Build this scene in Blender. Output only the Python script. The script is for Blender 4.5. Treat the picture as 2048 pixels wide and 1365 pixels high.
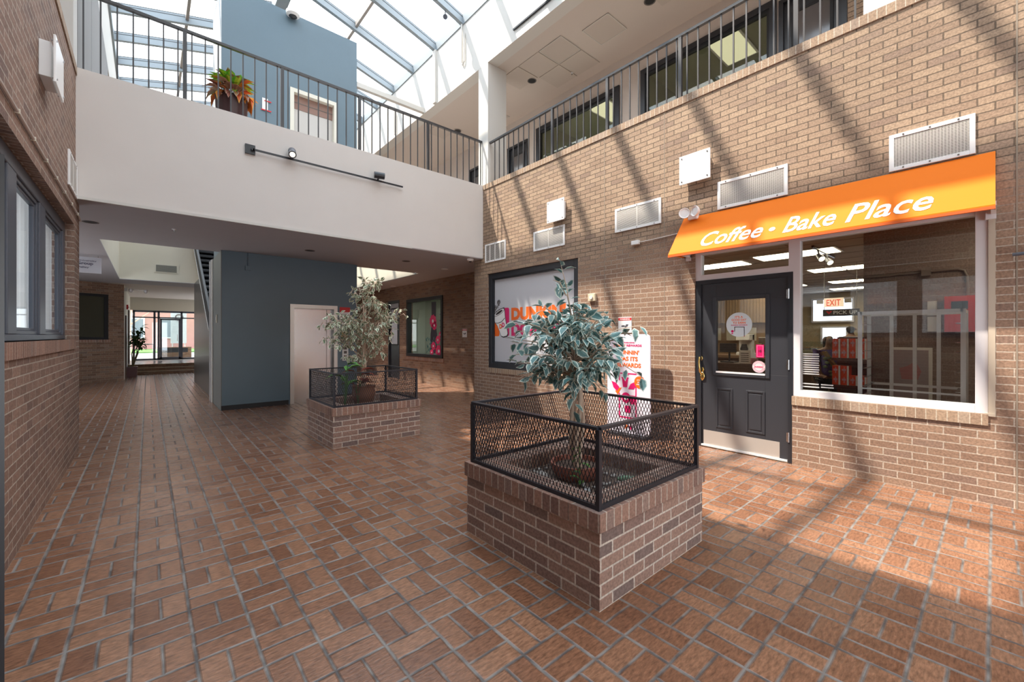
import bpy, bmesh, math, random
from mathutils import Vector, Matrix, noise
for o in list(bpy.data.objects): bpy.data.objects.remove(o)
sc = bpy.context.scene
col = sc.collection
random.seed(7)

# ------------------------------------------------------------------ camera
H = 1.42
F_PX = 839.0
cam = bpy.data.cameras.new('camera'); camo = bpy.data.objects.new('camera', cam); col.objects.link(camo)
cam.sensor_width = 36.0; cam.lens = F_PX / 2048 * 36.0
cam.shift_y = -10.5 / 2048; cam.clip_start = 0.05; cam.clip_end = 300
camo.location = (0, 0, H); camo.rotation_euler = (math.pi/2, 0, -math.atan2(728, F_PX))
sc.camera = camo
# ------------------------------------------------------------------ view
sc.view_settings.view_transform = 'Standard'; sc.view_settings.look = 'None'
sc.view_settings.exposure = 1.0; sc.view_settings.gamma = 1.0
sc.view_settings.use_curve_mapping = False
sc.cycles.use_denoising = True
sc.cycles.max_bounces = 12; sc.cycles.diffuse_bounces = 6; sc.cycles.glossy_bounces = 4
sc.cycles.transparent_max_bounces = 24; sc.cycles.transmission_bounces = 8
sc.cycles.sample_clamp_indirect = 6.0
sc.cycles.caustics_reflective = False; sc.cycles.caustics_refractive = False
# ------------------------------------------------------------------ sky
W = bpy.data.worlds.new('sky'); sc.world = W; W.use_nodes = True
nt = W.node_tree; nt.nodes.clear()
tc = nt.nodes.new('ShaderNodeTexCoord'); nz = nt.nodes.new('ShaderNodeTexNoise'); nz.inputs['Scale'].default_value = 3.0
nz.inputs['Detail'].default_value = 6
rp = nt.nodes.new('ShaderNodeValToRGB'); rp.color_ramp.elements[0].position = .42; rp.color_ramp.elements[1].position = .6
rp.color_ramp.elements[0].color = (.66, .78, .92, 1); rp.color_ramp.elements[1].color = (1, .99, .97, 1)
bg = nt.nodes.new('ShaderNodeBackground'); bg.inputs['Strength'].default_value = 2.5
wo = nt.nodes.new('ShaderNodeOutputWorld')
nt.links.new(tc.outputs['Generated'], nz.inputs['Vector']); nt.links.new(nz.outputs['Fac'], rp.inputs[0])
nt.links.new(rp.outputs[0], bg.inputs['Color']); nt.links.new(bg.outputs[0], wo.inputs[0])
# ------------------------------------------------------------------ sun
sl = bpy.data.lights.new('sun', 'SUN'); sl.energy = 5.2; sl.angle = math.radians(1.0); sl.color = (1.0, .88, .74)
so = bpy.data.objects.new('sun', sl); col.objects.link(so); so.location = (-6, 8, 16)
so.rotation_euler = Vector((1.0, -.87, -2.22)).to_track_quat('-Z', 'Y').to_euler()

# ================================================================== helpers
class MB:
    def __init__(s): s.v = []; s.f = []; s.m = []; s.uv = {}
    def quad(s, a, b, c, d, m=0):
        n = len(s.v); s.v += [a, b, c, d]; s.f.append((n, n+1, n+2, n+3)); s.m.append(m); return s
    def poly(s, pts, m=0):
        n = len(s.v); s.v += list(pts); s.f.append(tuple(range(n, n+len(pts)))); s.m.append(m); return s
    def box(s, x0, x1, y0, y1, z0, z1, m=0, M=None):
        if x0 > x1: x0, x1 = x1, x0
        if y0 > y1: y0, y1 = y1, y0
        if z0 > z1: z0, z1 = z1, z0
        p = [Vector(q) for q in ((x0,y0,z0),(x1,y0,z0),(x1,y1,z0),(x0,y1,z0),(x0,y0,z1),(x1,y0,z1),(x1,y1,z1),(x0,y1,z1))]
        if M: p = [M @ q for q in p]
        n = len(s.v); s.v += [tuple(q) for q in p]
        for f in ((0,3,2,1),(4,5,6,7),(0,1,5,4),(1,2,6,5),(2,3,7,6),(3,0,4,7)):
            s.f.append(tuple(n+i for i in f)); s.m.append(m)
        return s
    def bar(s, a, b, w, t, up=(0,0,1), m=0):
        a = Vector(a); b = Vector(b); d = (b-a); L = d.length
        if L < 1e-6: return s
        d.normalize(); u = Vector(up)
        if abs(d.dot(u)) > .98: u = Vector((1,0,0))
        x = d.cross(u).normalized(); y = x.cross(d).normalized()
        M = Matrix((x, d, y)).transposed().to_4x4(); M.translation = a
        return s.box(-w/2, w/2, 0, L, -t/2, t/2, m, M)
    def tube(s, pts, r, n=8, m=0, cap=True):
        pts = [Vector(p) for p in pts]; rs = r if isinstance(r, (list, tuple)) else [r]*len(pts)
        base = len(s.v); prev = None
        for i, p in enumerate(pts):
            d = (pts[min(i+1, len(pts)-1)] - pts[max(i-1, 0)]).normalized()
            if prev is None:
                u = Vector((0,0,1)) if abs(d.z) < .9 else Vector((1,0,0))
                x = d.cross(u).normalized()
            else:
                x = (prev - d*prev.dot(d)).normalized()
            prev = x; y = d.cross(x)
            for k in range(n):
                a = 2*math.pi*k/n; s.v.append(tuple(p + (x*math.cos(a)+y*math.sin(a))*rs[i]))
        for i in range(len(pts)-1):
            for k in range(n):
                k2 = (k+1) % n
                s.f.append((base+i*n+k, base+(i+1)*n+k, base+(i+1)*n+k2, base+i*n+k2)); s.m.append(m)
        if cap:
            s.f.append(tuple(base+k for k in range(n))); s.m.append(m)
            s.f.append(tuple(base+(len(pts)-1)*n+k for k in reversed(range(n)))); s.m.append(m)
        return s
    def lathe(s, prof, c=(0,0,0), n=24, m=0, M=None, ripple=0, rn=0):
        base = len(s.v); c = Vector(c)
        for r, z in prof:
            for k in range(n):
                a = 2*math.pi*k/n; rr = r*(1+ripple*math.cos(a*rn)) if rn else r
                q = Vector((rr*math.cos(a), rr*math.sin(a), z)); q = (M @ q if M else q) + c
                s.v.append(tuple(q))
        for i in range(len(prof)-1):
            for k in range(n):
                k2 = (k+1) % n
                s.f.append((base+i*n+k, base+i*n+k2, base+(i+1)*n+k2, base+(i+1)*n+k)); s.m.append(m)
        return s
    def ell(s, c, r, n=16, m=0, M=None):
        prof = [(math.sin(math.pi*i/10)*1.0, -math.cos(math.pi*i/10)) for i in range(11)]
        S = Matrix.Diagonal((r[0], r[1], r[2], 1))
        if M: S = M.to_4x4() @ S
        return s.lathe(prof, c, n, m, S)
    def prism(s, poly, o, ux, uy, depth, m=0):
        """2-D outline extruded along ux x uy by depth (both ends closed)"""
        o = Vector(o); ux = Vector(ux); uy = Vector(uy); nn = ux.cross(uy).normalized()
        a = [o + ux*p[0] + uy*p[1] + nn*depth for p in poly]; b = [o + ux*p[0] + uy*p[1] for p in poly]
        n = len(s.v); k = len(poly); s.v += [tuple(q) for q in a] + [tuple(q) for q in b]
        s.f.append(tuple(range(n, n+k))); s.m.append(m)
        s.f.append(tuple(reversed(range(n+k, n+2*k)))); s.m.append(m)
        for i in range(k):
            j = (i+1) % k; s.f.append((n+i, n+k+i, n+k+j, n+j)); s.m.append(m)
        return s
    def build(s, name, mats, parent=None, smooth=False, bevel=0):
        me = bpy.data.meshes.new(name); me.from_pydata([tuple(q) for q in s.v], [], s.f)
        if not isinstance(mats, (list, tuple)): mats = [mats]
        for mt in mats: me.materials.append(mt)
        me.polygons.foreach_set('material_index', s.m)
        if s.uv:
            ul = me.uv_layers.new(name='UVMap')
            for lp in me.loops: ul.data[lp.index].uv = s.uv.get(lp.vertex_index, (0, 0))
        if smooth: me.polygons.foreach_set('use_smooth', [True]*len(me.polygons))
        me.update()
        o = bpy.data.objects.new(name, me); col.objects.link(o)
        if smooth:
            try: me.shade_smooth(); 
            except Exception: pass
            e = o.modifiers.new('edge', 'EDGE_SPLIT'); e.split_angle = math.radians(40)
        if bevel:
            b = o.modifiers.new('bevel', 'BEVEL'); b.width = bevel; b.segments = 2; b.limit_method = 'ANGLE'
        if parent: put(o, parent)
        return o
def put(o, parent):
    o.parent = parent
    if parent.type == 'EMPTY': o.matrix_parent_inverse = Matrix.Translation(-parent.location)
    return o
def thing(name, label, cat, loc=(0,0,0), group=None):
    o = bpy.data.objects.new(name, None); col.objects.link(o); o.location = loc
    o.empty_display_size = .1; return tag(o, label, cat, group)
def tag(o, label, cat, group=None, kind=None):
    o['label'] = label; o['category'] = cat
    if group: o['group'] = group
    if kind: o['kind'] = kind
    return o
def struct(o, label=None):
    o['kind'] = 'structure'
    if label: o['label'] = label
    return o
def copy_thing(root, loc, label=None):
    r = root.copy(); col.objects.link(r); r.location = loc
    if label: r['label'] = label
    for ch in [c for c in bpy.data.objects if c.parent == root]:
        c = ch.copy(); col.objects.link(c); c.parent = r; c.matrix_parent_inverse = ch.matrix_parent_inverse
        for g in [g for g in bpy.data.objects if g.parent == ch]:
            d = g.copy(); col.objects.link(d); d.parent = c; d.matrix_parent_inverse = g.matrix_parent_inverse
    return r
def wallX(mb, x0, x1, y0, y1, z0, z1, holes=(), m=0):
    ys = sorted({y0, y1, *[h[0] for h in holes], *[h[1] for h in holes]}); zs = sorted({z0, z1, *[h[2] for h in holes], *[h[3] for h in holes]})
    for a, b in zip(ys, ys[1:]):
        if a < y0-1e-6 or b > y1+1e-6: continue
        for c, d in zip(zs, zs[1:]):
            if c < z0-1e-6 or d > z1+1e-6: continue
            if any(h[0] <= (a+b)/2 <= h[1] and h[2] <= (c+d)/2 <= h[3] for h in holes): continue
            mb.box(x0, x1, a, b, c, d, m)
    return mb
def frameX(mb, x0, x1, y0, y1, z0, z1, w, m=0, bottom=True):
    mb.box(x0, x1, y0, y0+w, z0, z1, m).box(x0, x1, y1-w, y1, z0, z1, m).box(x0, x1, y0+w, y1-w, z1-w, z1, m)
    if bottom: mb.box(x0, x1, y0+w, y1-w, z0, z0+w, m)
    return mb

# ------------------------------------------------------------------ materials
def lin(c): return tuple((x/255/12.92 if x <= 10 else ((x/255+.055)/1.055)**2.4) for x in c)
def mat(name, rgb, rough=.6, metal=0, spec=.5, emis=None, es=0, bump=0, bscale=200, var=0, vscale=3):
    m = bpy.data.materials.new(name); m.use_nodes = True; n = m.node_tree; b = n.nodes['Principled BSDF']
    b.inputs['Base Color'].default_value = (*rgb, 1); b.inputs['Roughness'].default_value = rough
    b.inputs['Metallic'].default_value = metal; b.inputs['Specular IOR Level'].default_value = spec
    if emis: b.inputs['Emission Color'].default_value = (*emis, 1); b.inputs['Emission Strength'].default_value = es
    tcn = n.nodes.new('ShaderNodeNewGeometry')
    if var:
        z = n.nodes.new('ShaderNodeTexNoise'); z.inputs['Scale'].default_value = vscale; z.inputs['Detail'].default_value = 5
        n.links.new(tcn.outputs['Position'], z.inputs['Vector'])
        mx = n.nodes.new('ShaderNodeMix'); mx.data_type = 'RGBA'
        n.links.new(z.outputs['Fac'], mx.inputs[0]); mx.inputs[6].default_value = (*[c*(1-var) for c in rgb], 1); mx.inputs[7].default_value = (*[min(1, c*(1+var)) for c in rgb], 1)
        n.links.new(mx.outputs[2], b.inputs['Base Color'])
    if bump:
        z = n.nodes.new('ShaderNodeTexNoise'); z.inputs['Scale'].default_value = bscale; z.inputs['Detail'].default_value = 3
        n.links.new(tcn.outputs['Position'], z.inputs['Vector'])
        bu = n.nodes.new('ShaderNodeBump'); bu.inputs['Strength'].default_value = bump; bu.inputs['Distance'].default_value = .003
        n.links.new(z.outputs['Fac'], bu.inputs['Height']); n.links.new(bu.outputs[0], b.inputs['Normal'])
    return m
class NG:
    """small maths node writer"""
    def __init__(s, nt): s.nt = nt
    def m(s, op, a, b=None, c=None):
        n = s.nt.nodes.new('ShaderNodeMath'); n.operation = op
        for i, x in enumerate((a, b, c)):
            if x is None: continue
            if isinstance(x, (int, float)): n.inputs[i].default_value = x
            else: s.nt.links.new(x, n.inputs[i])
        return n.outputs[0]
    def mixc(s, f, a, b, mode='MIX'):
        n = s.nt.nodes.new('ShaderNodeMix'); n.data_type = 'RGBA'; n.blend_type = mode
        for i, x in ((0, f), (6, a), (7, b)):
            if isinstance(x, (int, float)): n.inputs[i].default_value = x
            elif isinstance(x, tuple): n.inputs[i].default_value = (*x, 1)
            else: s.nt.links.new(x, n.inputs[i])
        return n.outputs[2]
def brick_mat(name, c1, c2, mortar, bw=.2032, bh=.0677, offset=.5, uoff=0, voff=0, rough=.8, msize=.0045, bumpd=.006, dark=(.3,.27,.25), darkamt=.25, low=None, lowtint=(1,1,1)):
    m = bpy.data.materials.new(name); m.use_nodes = True; n = m.node_tree; g = NG(n); b = n.nodes['Principled BSDF']
    geo = n.nodes.new('ShaderNodeNewGeometry'); sp = n.nodes.new('ShaderNodeSeparateXYZ'); n.links.new(geo.outputs['Position'], sp.inputs[0])
    sn = n.nodes.new('ShaderNodeSeparateXYZ'); n.links.new(geo.outputs['True Normal'], sn.inputs[0])
    x, y, z = sp.outputs; nx, ny, nzz = sn.outputs
    u = g.m('SUBTRACT', g.m('MULTIPLY', y, nx), g.m('MULTIPLY', x, ny))
    hor = g.m('GREATER_THAN', g.m('ABSOLUTE', nzz), .6)
    uu = g.m('ADD', g.m('MULTIPLY', u, g.m('SUBTRACT', 1, hor)), g.m('MULTIPLY', x, hor))
    vv = g.m('ADD', g.m('MULTIPLY', z, g.m('SUBTRACT', 1, hor)), g.m('MULTIPLY', y, hor))
    uu = g.m('ADD', uu, 20.32+uoff); vv = g.m('ADD', vv, voff)
    cb = n.nodes.new('ShaderNodeCombineXYZ'); n.links.new(uu, cb.inputs[0]); n.links.new(vv, cb.inputs[1])
    br = n.nodes.new('ShaderNodeTexBrick'); n.links.new(cb.outputs[0], br.inputs['Vector'])
    br.offset = offset; br.inputs['Scale'].default_value = 1; br.inputs['Brick Width'].default_value = bw; br.inputs['Row Height'].default_value = bh
    br.inputs['Mortar Size'].default_value = msize; br.inputs['Mortar Smooth'].default_value = .15; br.inputs['Bias'].default_value = 0
    br.inputs['Color1'].default_value = (*c1, 1); br.inputs['Color2'].default_value = (*c2, 1); br.inputs['Mortar'].default_value = (*mortar, 1)
    # odd darker bricks
    iu = g.m('FLOOR', g.m('DIVIDE', g.m('ADD', uu, g.m('MULTIPLY', g.m('SUBTRACT', 1, g.m('MODULO', g.m('FLOOR', g.m('DIVIDE', vv, bh)), 2)), bw*offset)), bw)); iv = g.m('FLOOR', g.m('DIVIDE', vv, bh))
    cb2 = n.nodes.new('ShaderNodeCombineXYZ'); n.links.new(iu, cb2.inputs[0]); n.links.new(iv, cb2.inputs[1])
    ns = n.nodes.new('ShaderNodeTexNoise'); ns.inputs['Scale'].default_value = 1.1; ns.inputs['Detail'].default_value = 2; n.links.new(cb.outputs[0], ns.inputs['Vector'])
    wn = n.nodes.new('ShaderNodeTexWhiteNoise'); wn.noise_dimensions = '2D'; n.links.new(cb2.outputs[0], wn.inputs['Vector'])
    odd = g.m('MULTIPLY', g.m('GREATER_THAN', wn.outputs['Value'], .86), g.m('MULTIPLY', g.m('SUBTRACT', 1, br.outputs['Fac']), darkamt))
    bc = br.outputs['Color']
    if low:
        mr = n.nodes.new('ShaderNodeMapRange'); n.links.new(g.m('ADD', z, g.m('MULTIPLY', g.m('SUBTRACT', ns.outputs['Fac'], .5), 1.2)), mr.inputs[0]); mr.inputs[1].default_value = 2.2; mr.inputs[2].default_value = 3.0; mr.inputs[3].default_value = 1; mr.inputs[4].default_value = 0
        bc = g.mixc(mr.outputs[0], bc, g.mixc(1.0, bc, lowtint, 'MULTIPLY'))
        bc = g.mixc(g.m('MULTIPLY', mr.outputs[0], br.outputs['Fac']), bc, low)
    c = g.mixc(odd, bc, dark)
    fine = n.nodes.new('ShaderNodeTexNoise'); fine.inputs['Scale'].default_value = 60; fine.inputs['Detail'].default_value = 4; n.links.new(geo.outputs['Position'], fine.inputs['Vector'])
    fr = g.m('ADD', .40, g.m('MULTIPLY', fine.outputs['Fac'], 1.2)); 
    lo = g.m('ADD', .8, g.m('MULTIPLY', ns.outputs['Fac'], .4))
    fm = g.m('MULTIPLY', fr, lo); cc = n.nodes.new('ShaderNodeCombineXYZ')
    for i in range(3): n.links.new(fm, cc.inputs[i])
    c = g.mixc(1.0, c, cc.outputs[0], 'MULTIPLY'); n.links.new(c, b.inputs['Base Color'])
    b.inputs['Roughness'].default_value = rough; b.inputs['Specular IOR Level'].default_value = .3
    hgt = g.m('SUBTRACT', g.m('MULTIPLY', fine.outputs['Fac'], .18), br.outputs['Fac'])
    bu = n.nodes.new('ShaderNodeBump'); bu.inputs['Strength'].default_value = 1; bu.inputs['Distance'].default_value = bumpd
    n.links.new(hgt, bu.inputs['Height']); n.links.new(bu.outputs[0], b.inputs['Normal'])
    return m
def floor_mat():
    m = bpy.data.materials.new('brick paver floor'); m.use_nodes = True; n = m.node_tree; g = NG(n); b = n.nodes['Principled BSDF']
    geo = n.nodes.new('ShaderNodeNewGeometry')
    wob = n.nodes.new('ShaderNodeTexNoise'); wob.inputs['Scale'].default_value = 7; n.links.new(geo.outputs['Position'], wob.inputs['Vector'])
    sp = n.nodes.new('ShaderNodeSeparateXYZ'); n.links.new(geo.outputs['Position'], sp.inputs[0])
    w = g.m('MULTIPLY', g.m('SUBTRACT', wob.outputs['Fac'], .5), .007)
    x = g.m('ADD', g.m('DIVIDE', g.m('ADD', g.m('ADD', sp.outputs[0], w), .06), .2203), 100)
    y = g.m('ADD', g.m('DIVIDE', g.m('ADD', g.m('ADD', sp.outputs[1], w), -.247), .2258), 200)
    ix = g.m('FLOOR', x); fx = g.m('SUBTRACT', x, ix); jy = g.m('FLOOR', y); fy = g.m('SUBTRACT', y, jy)
    odd = g.m('MODULO', g.m('ADD', ix, jy), 2)       # basket weave: pairs turn in alternate cells
    def ln(f, half, soft=.018):
        d = g.m('MINIMUM', f, g.m('SUBTRACT', 1, f)); r = n.nodes.new('ShaderNodeMapRange'); n.links.new(d, r.inputs[0])
        r.inputs[1].default_value = max(0, half-soft); r.inputs[2].default_value = half+soft; r.inputs[3].default_value = 1; r.inputs[4].default_value = 0; return r.outputs[0]
    def mid(f, half, soft=.018):
        d = g.m('ABSOLUTE', g.m('SUBTRACT', f, .5)); r = n.nodes.new('ShaderNodeMapRange'); n.links.new(d, r.inputs[0])
        r.inputs[1].default_value = max(0, half-soft); r.inputs[2].default_value = half+soft; r.inputs[3].default_value = 1; r.inputs[4].default_value = 0; return r.outputs[0]
    jx = ln(fx, .034); jyy = ln(fy, .030)
    mv = g.m('MULTIPLY', mid(fx, .028), odd); mh = g.m('MULTIPLY', mid(fy, .026), g.m('SUBTRACT', 1, odd))
    joint = g.m('MAXIMUM', g.m('MAXIMUM', jx, jyy), g.m('MAXIMUM', mv, mh))
    hx = g.m('MULTIPLY', g.m('GREATER_THAN', fx, .5), odd); hy = g.m('MULTIPLY', g.m('GREATER_THAN', fy, .5), g.m('SUBTRACT', 1, odd))
    cb = n.nodes.new('ShaderNodeCombineXYZ'); n.links.new(g.m('ADD', ix, g.m('MULTIPLY', hx, .5)), cb.inputs[0]); n.links.new(g.m('ADD', jy, g.m('MULTIPLY', hy, .5)), cb.inputs[1])
    wn = n.nodes.new('ShaderNodeTexWhiteNoise'); wn.noise_dimensions = '2D'; n.links.new(cb.outputs[0], wn.inputs['Vector'])
    rp = n.nodes.new('ShaderNodeValToRGB'); n.links.new(wn.outputs['Value'], rp.inputs[0])
    cr = rp.color_ramp; cr.elements[0].color = (.170, .074, .040, 1); cr.elements[1].color = (.275, .140, .082, 1)
    e = cr.elements.new(.35); e.color = (.210, .098, .055, 1); e = cr.elements.new(.7); e.color = (.235, .114, .065, 1)
    # wire-cut streak texture across the bricks
    mp = n.nodes.new('ShaderNodeMapping'); mp.inputs['Scale'].default_value = (22, 75, 30); n.links.new(geo.outputs['Position'], mp.inputs[0])
    st = n.nodes.new('ShaderNodeTexNoise'); st.inputs['Scale'].default_value = 1; st.inputs['Detail'].default_value = 5; st.inputs['Roughness'].default_value = .65; n.links.new(mp.outputs[0], st.inputs['Vector'])
    k = g.m('ADD', -.15, g.m('MULTIPLY', st.outputs['Fac'], 2.3)); kk = n.nodes.new('ShaderNodeCombineXYZ')
    for i in range(3): n.links.new(k, kk.inputs[i])
    c = g.mixc(1.0, rp.outputs[0], kk.outputs[0], 'MULTIPLY')
    gn = n.nodes.new('ShaderNodeTexNoise'); gn.inputs['Scale'].default_value = 9; gn.inputs['Detail'].default_value = 6; n.links.new(geo.outputs['Position'], gn.inputs['Vector'])
    r2 = n.nodes.new('ShaderNodeValToRGB'); r2.color_ramp.elements[0].position = .38; r2.color_ramp.elements[1].position = .62
    r2.color_ramp.elements[0].color = (.075, .068, .066, 1); r2.color_ramp.elements[1].color = (.23, .215, .20, 1); n.links.new(gn.outputs['Fac'], r2.inputs[0])
    c = g.mixc(joint, c, r2.outputs[0]); n.links.new(c, b.inputs['Base Color'])
    ro = g.m('ADD', .13, g.m('ADD', g.m('MULTIPLY', st.outputs['Fac'], .20), g.m('MULTIPLY', joint, .3))); n.links.new(ro, b.inputs['Roughness'])
    b.inputs['Specular IOR Level'].default_value = .5
    h = g.m('SUBTRACT', g.m('MULTIPLY', st.outputs['Fac'], .55), joint)
    bu = n.nodes.new('ShaderNodeBump'); bu.inputs['Strength'].default_value = .75; bu.inputs['Distance'].default_value = .004; n.links.new(h, bu.inputs['Height']); n.links.new(bu.outputs[0], b.inputs['Normal'])
    return m
def glass_mat(name, tint=(.9,.94,.95), refl=.08, rough=0.0, gcol=(1,1,1), graze=.5):
    m = bpy.data.materials.new(name); m.use_nodes = True; n = m.node_tree; n.nodes.clear(); g = NG(n)
    o = n.nodes.new('ShaderNodeOutputMaterial'); t = n.nodes.new('ShaderNodeBsdfTransparent'); t.inputs[0].default_value = (*tint, 1)
    gl = n.nodes.new('ShaderNodeBsdfGlossy'); gl.inputs['Roughness'].default_value = rough; gl.inputs[0].default_value = (*gcol, 1)
    lw = n.nodes.new('ShaderNodeLayerWeight'); lw.inputs[0].default_value = .25
    f = g.m('MINIMUM', 1, g.m('ADD', refl, g.m('MULTIPLY', g.m('POWER', lw.outputs['Facing'], 3), graze)))
    mx = n.nodes.new('ShaderNodeMixShader'); n.links.new(f, mx.inputs[0]); n.links.new(t.outputs[0], mx.inputs[1]); n.links.new(gl.outputs[0], mx.inputs[2]); n.links.new(mx.outputs[0], o.inputs[0])
    return m
def leaf_mat(name, inner, edge, thr=.7, inner2=None, rough=.45):
    m = bpy.data.materials.new(name); m.use_nodes = True; n = m.node_tree; g = NG(n); b = n.nodes['Principled BSDF']
    uv = n.nodes.new('ShaderNodeUVMap'); sp = n.nodes.new('ShaderNodeSeparateXYZ'); n.links.new(uv.outputs[0], sp.inputs[0])
    geo = n.nodes.new('ShaderNodeNewGeometry'); nn = n.nodes.new('ShaderNodeTexNoise'); nn.inputs['Scale'].default_value = 90; n.links.new(geo.outputs['Position'], nn.inputs['Vector'])
    e = g.m('ADD', sp.outputs[0], g.m('MULTIPLY', g.m('SUBTRACT', nn.outputs['Fac'], .5), .5))
    r = n.nodes.new('ShaderNodeMapRange'); n.links.new(e, r.inputs[0]); r.inputs[1].default_value = thr-.06; r.inputs[2].default_value = thr+.06
    base = g.mixc(sp.outputs[1], inner, inner2 or inner); c = g.mixc(r.outputs[0], base, edge); n.links.new(c, b.inputs['Base Color'])
    b.inputs['Roughness'].default_value = rough; b.inputs['Specular IOR Level'].default_value = .3
    return m
B1, B2 = (.372, .266, .184), (.292, .200, .140)
M = {}
M['brick'] = brick_mat('running bond brick', B1, B2, (.135, .098, .07), dark=(.19,.13,.11), darkamt=.4, msize=.0055, bumpd=.012, low=(.45,.37,.30), lowtint=(.80,.72,.72))  # upper mortar colour darkened to stand in for shade in raked joints
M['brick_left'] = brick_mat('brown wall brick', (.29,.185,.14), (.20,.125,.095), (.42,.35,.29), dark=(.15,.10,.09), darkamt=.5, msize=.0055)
M['brick_far'] = brick_mat('far brown brick', (.30,.18,.12), (.19,.11,.075), (.33,.26,.19))
M['brick_planter'] = brick_mat('planter brick', (.36,.235,.185), (.25,.165,.14), (.60,.53,.46), uoff=.07, dark=(.16,.13,.125), darkamt=.6, msize=.0062)
SOL = dict(bw=.0677, offset=0)
M['rowlock_cap'] = brick_mat('cap rowlock', B1, B2, (.55,.46,.37), bh=.30, voff=-4.4, **SOL)
M['rowlock'] = brick_mat('sill rowlock', B1, B2, (.50,.42,.33), bh=.30, voff=.1, **SOL)
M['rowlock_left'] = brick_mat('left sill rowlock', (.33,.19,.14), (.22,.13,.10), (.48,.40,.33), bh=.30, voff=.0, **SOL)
M['rowlock_planter'] = brick_mat('planter rowlock', (.34,.205,.155), (.20,.125,.105), (.52,.45,.38), bh=.30, voff=.0, uoff=.03, **SOL)
M['floor'] = floor_mat()
M['cream'] = mat('cream painted wall', (.66,.62,.585), .75, bump=.25, bscale=250, var=.03)
M['cream_warm'] = mat('warm cream wall', (.62,.58,.48), .75, bump=.2, var=.03)
M['white_wall'] = mat('white upper wall', (.60,.58,.545), .7, bump=.15)
M['gallery'] = mat('gallery ceiling taupe', (.58,.51,.46), .8, bump=.1)
M['tile'] = mat('ceiling patch', (.53,.465,.415), .85, bump=.4, bscale=400)
M['soffit'] = mat('grey soffit', (.42,.41,.43), .7, bump=.2, var=.04)
M['blue'] = mat('slate blue tower', (.115,.172,.215), .42, bump=.2, bscale=60, var=.08, vscale=1.5)
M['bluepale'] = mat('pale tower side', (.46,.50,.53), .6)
M['greypanel'] = mat('grey wall panel', (.15,.135,.125), .6, var=.05)
M['black'] = mat('black paint', (.022,.024,.030), .32, bump=.05)
M['blackmat'] = mat('matt black', (.015,.015,.017), .6)
M['door_black'] = mat('charcoal door', (.035,.037,.045), .35)
M['rail'] = mat('dark railing', (.045,.043,.045), .4)
M['framenavy'] = mat('dark window frame', (.085,.095,.12), .38, bump=.05)
M['alu'] = mat('aluminium', (.80,.80,.82), .35, metal=.25, var=.05, vscale=30)
M['alupaint'] = mat('pale aluminium frame', (.70,.68,.70), .4)
M['steel'] = mat('brushed steel', (.50,.49,.49), .24, metal=1, bump=.03)
M['beam'] = mat('skylight beam grey', (.25,.29,.32), .5)
M['beamdark'] = mat('glazing gasket', (.08,.09,.10), .5)
M['white'] = mat('white plastic', (.82,.82,.82), .4)
M['grille'] = mat('vent grille', (.70,.67,.63), .5)
M['ventdark'] = mat('vent inside', (.16,.14,.13), .8)
M['lamp'] = mat('frosted lamp panel', (.74,.74,.74), .3, emis=(1,1,.98), es=.06)
M['orange'] = mat('orange awning', (.78, .178, .012), .6, spec=.12)
M['brass'] = mat('brass', (.75,.52,.18), .25, metal=1)
M['glass'] = glass_mat('shop glass', (.90,.92,.92), .055)
M['skyglass'] = glass_mat('skylight glass', (.93,.95,.96), .03)
M['film'] = mat('frosted window film', (.56,.57,.61), .12, spec=.6)
M['d_orange'] = mat('orange vinyl', lin((236,104,25)), .4)
M['d_pink'] = mat('magenta vinyl', lin((205,20,100)), .4)
M['d_brown'] = mat('brown vinyl', (.03,.02,.02), .4)
M['d_white'] = mat('white vinyl', (.8,.8,.8), .4)
M['red'] = mat('red paint', lin((205,25,30)), .4)
M['mesh'] = mat('black mesh metal', (.028,.030,.040), .4, metal=.3)
M['terracotta'] = mat('terracotta', (.34,.12,.08), .6, var=.1)
M['brownpot'] = mat('brown planter', (.07,.035,.035), .35)
M['mulch'] = mat('planter bed', (.13,.095,.075), .9, bump=1, bscale=60, var=.5, vscale=40)
M['pebble'] = mat('grey pebble', (.38,.38,.37), .7, var=.3, vscale=20)
M['bark'] = mat('pale trunk', (.56,.43,.33), .75, bump=.6, bscale=70, var=.2, vscale=25)
M['leaf_near'] = leaf_mat('variegated leaf', (.09,.22,.23), (.74,.82,.74), .72, (.20,.34,.33))
M['leaf_far'] = leaf_mat('cream edged leaf', (.14,.20,.12), (.70,.70,.56), .60, (.22,.27,.17))
M['leaf_green'] = leaf_mat('green leaf', (.10,.30,.07), (.20,.42,.10), .8, (.05,.16,.04))
M['leaf_dark'] = leaf_mat('dark green leaf', (.05,.13,.035), (.10,.22,.06), .8, (.03,.08,.02))
M['croton_green'] = leaf_mat('croton green', (.45,.62,.05), (.16,.50,.05), .6, (.75,.72,.08))
M['croton_orange'] = leaf_mat('croton orange', (.85,.26,.04), (.80,.42,.06), .75, (.55,.10,.05))
M['croton_red'] = leaf_mat('croton red', (.30,.10,.07), (.45,.25,.18), .7, (.36,.27,.16))
M['brownwall'] = brick_mat('brown painted brick', (.21,.15,.13), (.20,.14,.12), (.25,.185,.165), bumpd=.003)
M['store_ceiling'] = mat('acoustic ceiling', (.62,.55,.48), .85, bump=.3, bscale=300)
M['store_wall'] = mat('store beige wall', (.42,.33,.20), .8, var=.15)
M['store_floor'] = mat('store floor', (.16,.11,.08), .35)
M['wood'] = mat('wood slats', (.40,.27,.15), .55, var=.15, vscale=8)
M['darkwood'] = mat('dark wood', (.09,.05,.03), .5, var=.15, vscale=8)
M['troffer'] = mat('lit ceiling panel', (.9,.87,.8), .5, emis=(1,.86,.62), es=5.0)
M['olive'] = mat('olive blind', (.30,.30,.21), .7)
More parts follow.
